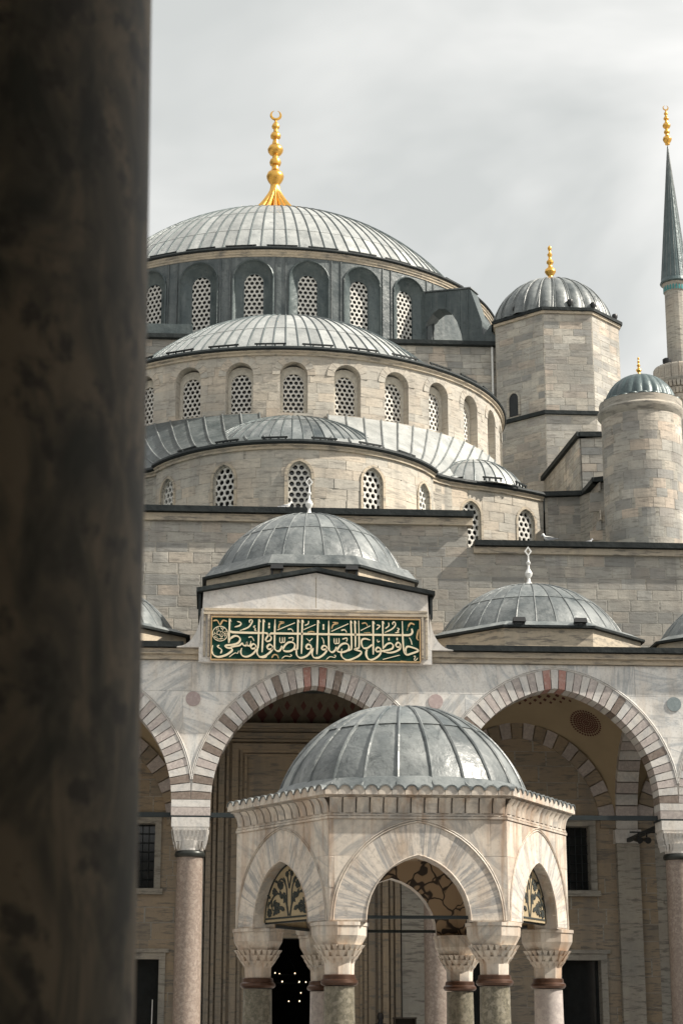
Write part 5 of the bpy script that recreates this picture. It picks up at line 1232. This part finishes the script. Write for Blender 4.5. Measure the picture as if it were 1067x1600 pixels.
# side wings of the courtyard (outside the frame; they shade and mirror in the lead)
for s_ in (-1, 1):
    T = thing('side_arcade', 'courtyard side arcade out of view on the %s' % ('left' if s_ < 0 else 'right'), 'arcade', (s_ * 22, 28, 0))
    x0 = s_ * 22.; pth = Path([(x0, 4.3), (x0, 50.0)]) if s_ < 0 else Path([(x0, 50.0), (x0, 4.3)])
    part('arch_wall', wall(pth, 0, pth.L, 7.3, 12., [Op(4.5 + 6.1 * k, 2.6, 7.3, 7.75, 2.95) for k in range(7)], .7, 2., back=True), 'marble', T)
    part('roof', MB().box(min(x0 - s_ * .3, x0 + s_ * 7), max(x0 - s_ * .3, x0 + s_ * 7), 4., 50.5, 12.01, 12.5), 'lead_dark', T)
    part('back_wall', MB().box(min(x0 + s_ * 6.5, x0 + s_ * 7), max(x0 + s_ * 6.5, x0 + s_ * 7), 4., 50.5, .0, 12.), 'limestone_plain', T)
    for k in range(8): y = 4.3 + 45.7 * 0 + (4.5 - 3.05 + 6.1 * k); y = 4.3 + y if s_ < 0 else 50 - y; part('column', MB().lathe([(.6, .03), (.6, .2), (.4, .3), (.37, 6.2), (.45, 6.26), (.42, 6.5), (.5, 6.9), (.5, 7.3)], 20, (x0 + s_ * .35, y, 0)), 'granite_pink', T, True)

# ================================================================== birds, barrier post, visitor
def gull(x, y, z, rz, lab, mat='feather', s=1.):
    G = thing('bird', lab, 'bird', (x, y, z), 'birds on the wall coping')
    bd = MB()
    prof = [(-.24, .0, .0), (-.20, .02, .02), (-.12, .05, .05), (-.02, .075, .07), (.08, .075, .08), (.14, .05, .065), (.17, .05, .05), (.20, .075, .048), (.235, .09, .04), (.27, .085, .02), (.31, .07, .004)]
    v = []; f = []
    cen = [(-.26, .10), (-.20, .105), (-.12, .115), (-.02, .13), (.08, .15), (.13, .19), (.15, .23), (.17, .27), (.20, .285), (.23, .275), (.27, .262)]
    for (cx_, cz_), (_, _, r) in zip(cen, prof):
        for q in range(10): a = 2 * pi * q / 10; v.append((cx_ * s, r * .85 * cos(a) * s, (cz_ + r * sin(a)) * s))
    for i in range(len(cen) - 1):
        for q in range(10): f.append((i * 10 + q, i * 10 + (q + 1) % 10, (i + 1) * 10 + (q + 1) % 10, (i + 1) * 10 + q))
    ob('body', bd.add(v, f).mesh('body', mat, 'all'), G, (0, 0, 0), rz, local=True)
    for sy in (-1, 1):
        ob('leg', MB().tube([(.0, sy * .03 * s, .08 * s), (.01, sy * .03 * s, -.002)], .008 * s, 5).mesh('leg', 'copper'), G, (0, 0, 0), rz, local=True)
        ob('wing', MB().prism([(.1 * s, sy * .066 * s, .19 * s), (-.05 * s, sy * .072 * s, .17 * s), (-.3 * s, sy * .03 * s, .10 * s), (-.05 * s, sy * .068 * s, .09 * s)], [(.1 * s, sy * .056 * s, .19 * s), (-.05 * s, sy * .06 * s, .17 * s), (-.3 * s, sy * .02 * s, .10 * s), (-.05 * s, sy * .056 * s, .09 * s)]).mesh('wing', 'feather_grey'), G, (0, 0, 0), rz, local=True)
gull(8.2, YW + .1, 17.2, 2.4, 'white gull standing on the coping near the right screened window', s=1.25)
gull(9.55, YW + .2, 17.2, .5, 'small grey pigeon on the coping below the round turret', 'feather_grey', .8)
gull(-.62, YW + .1, 18.2, .3, 'white gull on the coping just left of the central white finial', s=1.0)

T = thing('barrier_post', 'thin brass barrier post with pole by the dark doorway at lower left', 'post', (-4.5, 56, PF))
part('post', MB().lathe([(.16, PF), (.16, PF + .03), (.03, PF + .06), (.03, PF + 1.0), (.05, PF + 1.02), (.05, PF + 1.1), (0, PF + 1.12)], 14, (-4.42, 56, 0)), 'rope_post', T, True)
part('pole', MB().tube([(-4.52, 56, PF + .02), (-4.5, 56, PF + 2.05)], .014, 6), 'white_finial', T)
part('foot', MB().lathe([(.12, PF), (.12, PF + .025), (.02, PF + .03)], 14, (-4.52, 56, 0)), 'rope_post', T)

def person(x, y, z, rz, lab, hgt=1.7):
    T = thing('person', lab, 'person', (x, y, z))
    me = bpy.data.meshes.new('body'); J = {'pel': (0, 0, .92), 'bel': (0, 0, 1.08), 'che': (0, .01, 1.28), 'nek': (0, .0, 1.44), 'hd0': (0, -.01, 1.53), 'hd1': (0, -.02, 1.63)}
    V = []; R = []; E = []; idx = {}
    def add(n, p, r, par=None): idx[n] = len(V); V.append(p); R.append(r); (E.append((idx[par], idx[n])) if par else None)
    add('pel', J['pel'], (.15, .11)); add('bel', J['bel'], (.14, .10), 'pel'); add('che', J['che'], (.16, .11), 'bel'); add('nek', J['nek'], (.06, .06), 'che'); add('hd0', J['hd0'], (.078, .09), 'nek'); add('hd1', J['hd1'], (.07, .085), 'hd0')
    for s_ in (-1, 1):
        n = str(s_)
        add('sh' + n, (s_ * .18, .01, 1.38), (.06, .06), 'che'); add('el' + n, (s_ * .24, .0, 1.1), (.045, .045), 'sh' + n); add('wr' + n, (s_ * .2, -.12, .9), (.03, .03), 'el' + n); add('hn' + n, (s_ * .19, -.16, .84), (.035, .02), 'wr' + n)
        add('hp' + n, (s_ * .09, 0, .88), (.09, .09), 'pel'); add('kn' + n, (s_ * .1, -.01, .48), (.06, .06), 'hp' + n); add('an' + n, (s_ * .1, .01, .08), (.04, .04), 'kn' + n); add('to' + n, (s_ * .11, -.16, .035), (.04, .03), 'an' + n)
    me.from_pydata(V, E, []); me.materials.append(MATS['cloth_dark']); o = ob('body', me, T, (0, 0, 0), rz, (hgt / 1.7,) * 3, local=True)
    md = o.modifiers.new('skin', 'SKIN'); md.use_smooth_shade = True
    for i, r in enumerate(R): me.skin_vertices[0].data[i].radius = r
    me.skin_vertices[0].data[0].use_root = True
    o.modifiers.new('sub', 'SUBSURF').levels = 1; o.modifiers['sub'].render_levels = 2
    k = hgt / 1.7
    ob('hair', MB().lathe([(.0, .10), (.05, .095), (.085, .06), (.1, .0), (.1, -.06), (.085, -.1)], 16, (0, 0, 0), flute=lambda a, z: 1.0).mesh('hair', 'hair', True), T, (0, .02, 1.63 * k), rz, local=True)
person(2.19, 56.2, PF, .4, 'dark-clothed visitor whose head shows at the bottom inside the kiosk arch', 1.66)
T = thing('shoe_rack', 'low dark wooden shelf at the bottom edge inside the kiosk arch', 'shelf', (3.0, 57.2, PF))
rk = [MB().box(2.66, 3.36, 57.0, 57.4, PF + 1.52, PF + 1.56)]
part('shelf_top', rk[0], 'wood_dark', T)
for x in (2.68, 3.31): part('side_panel', MB().box(x, x + .03, 57.0, 57.4, PF, PF + 1.519), 'wood_dark', T)
for z in (.1, .5, .95): part('shelf', MB().box(2.711, 3.309, 57.02, 57.39, PF + z, PF + z + .03), 'wood_dark', T)
part('back_panel', MB().box(2.711, 3.309, 57.391, 57.4, PF, PF + 1.519), 'wood_dark', T)
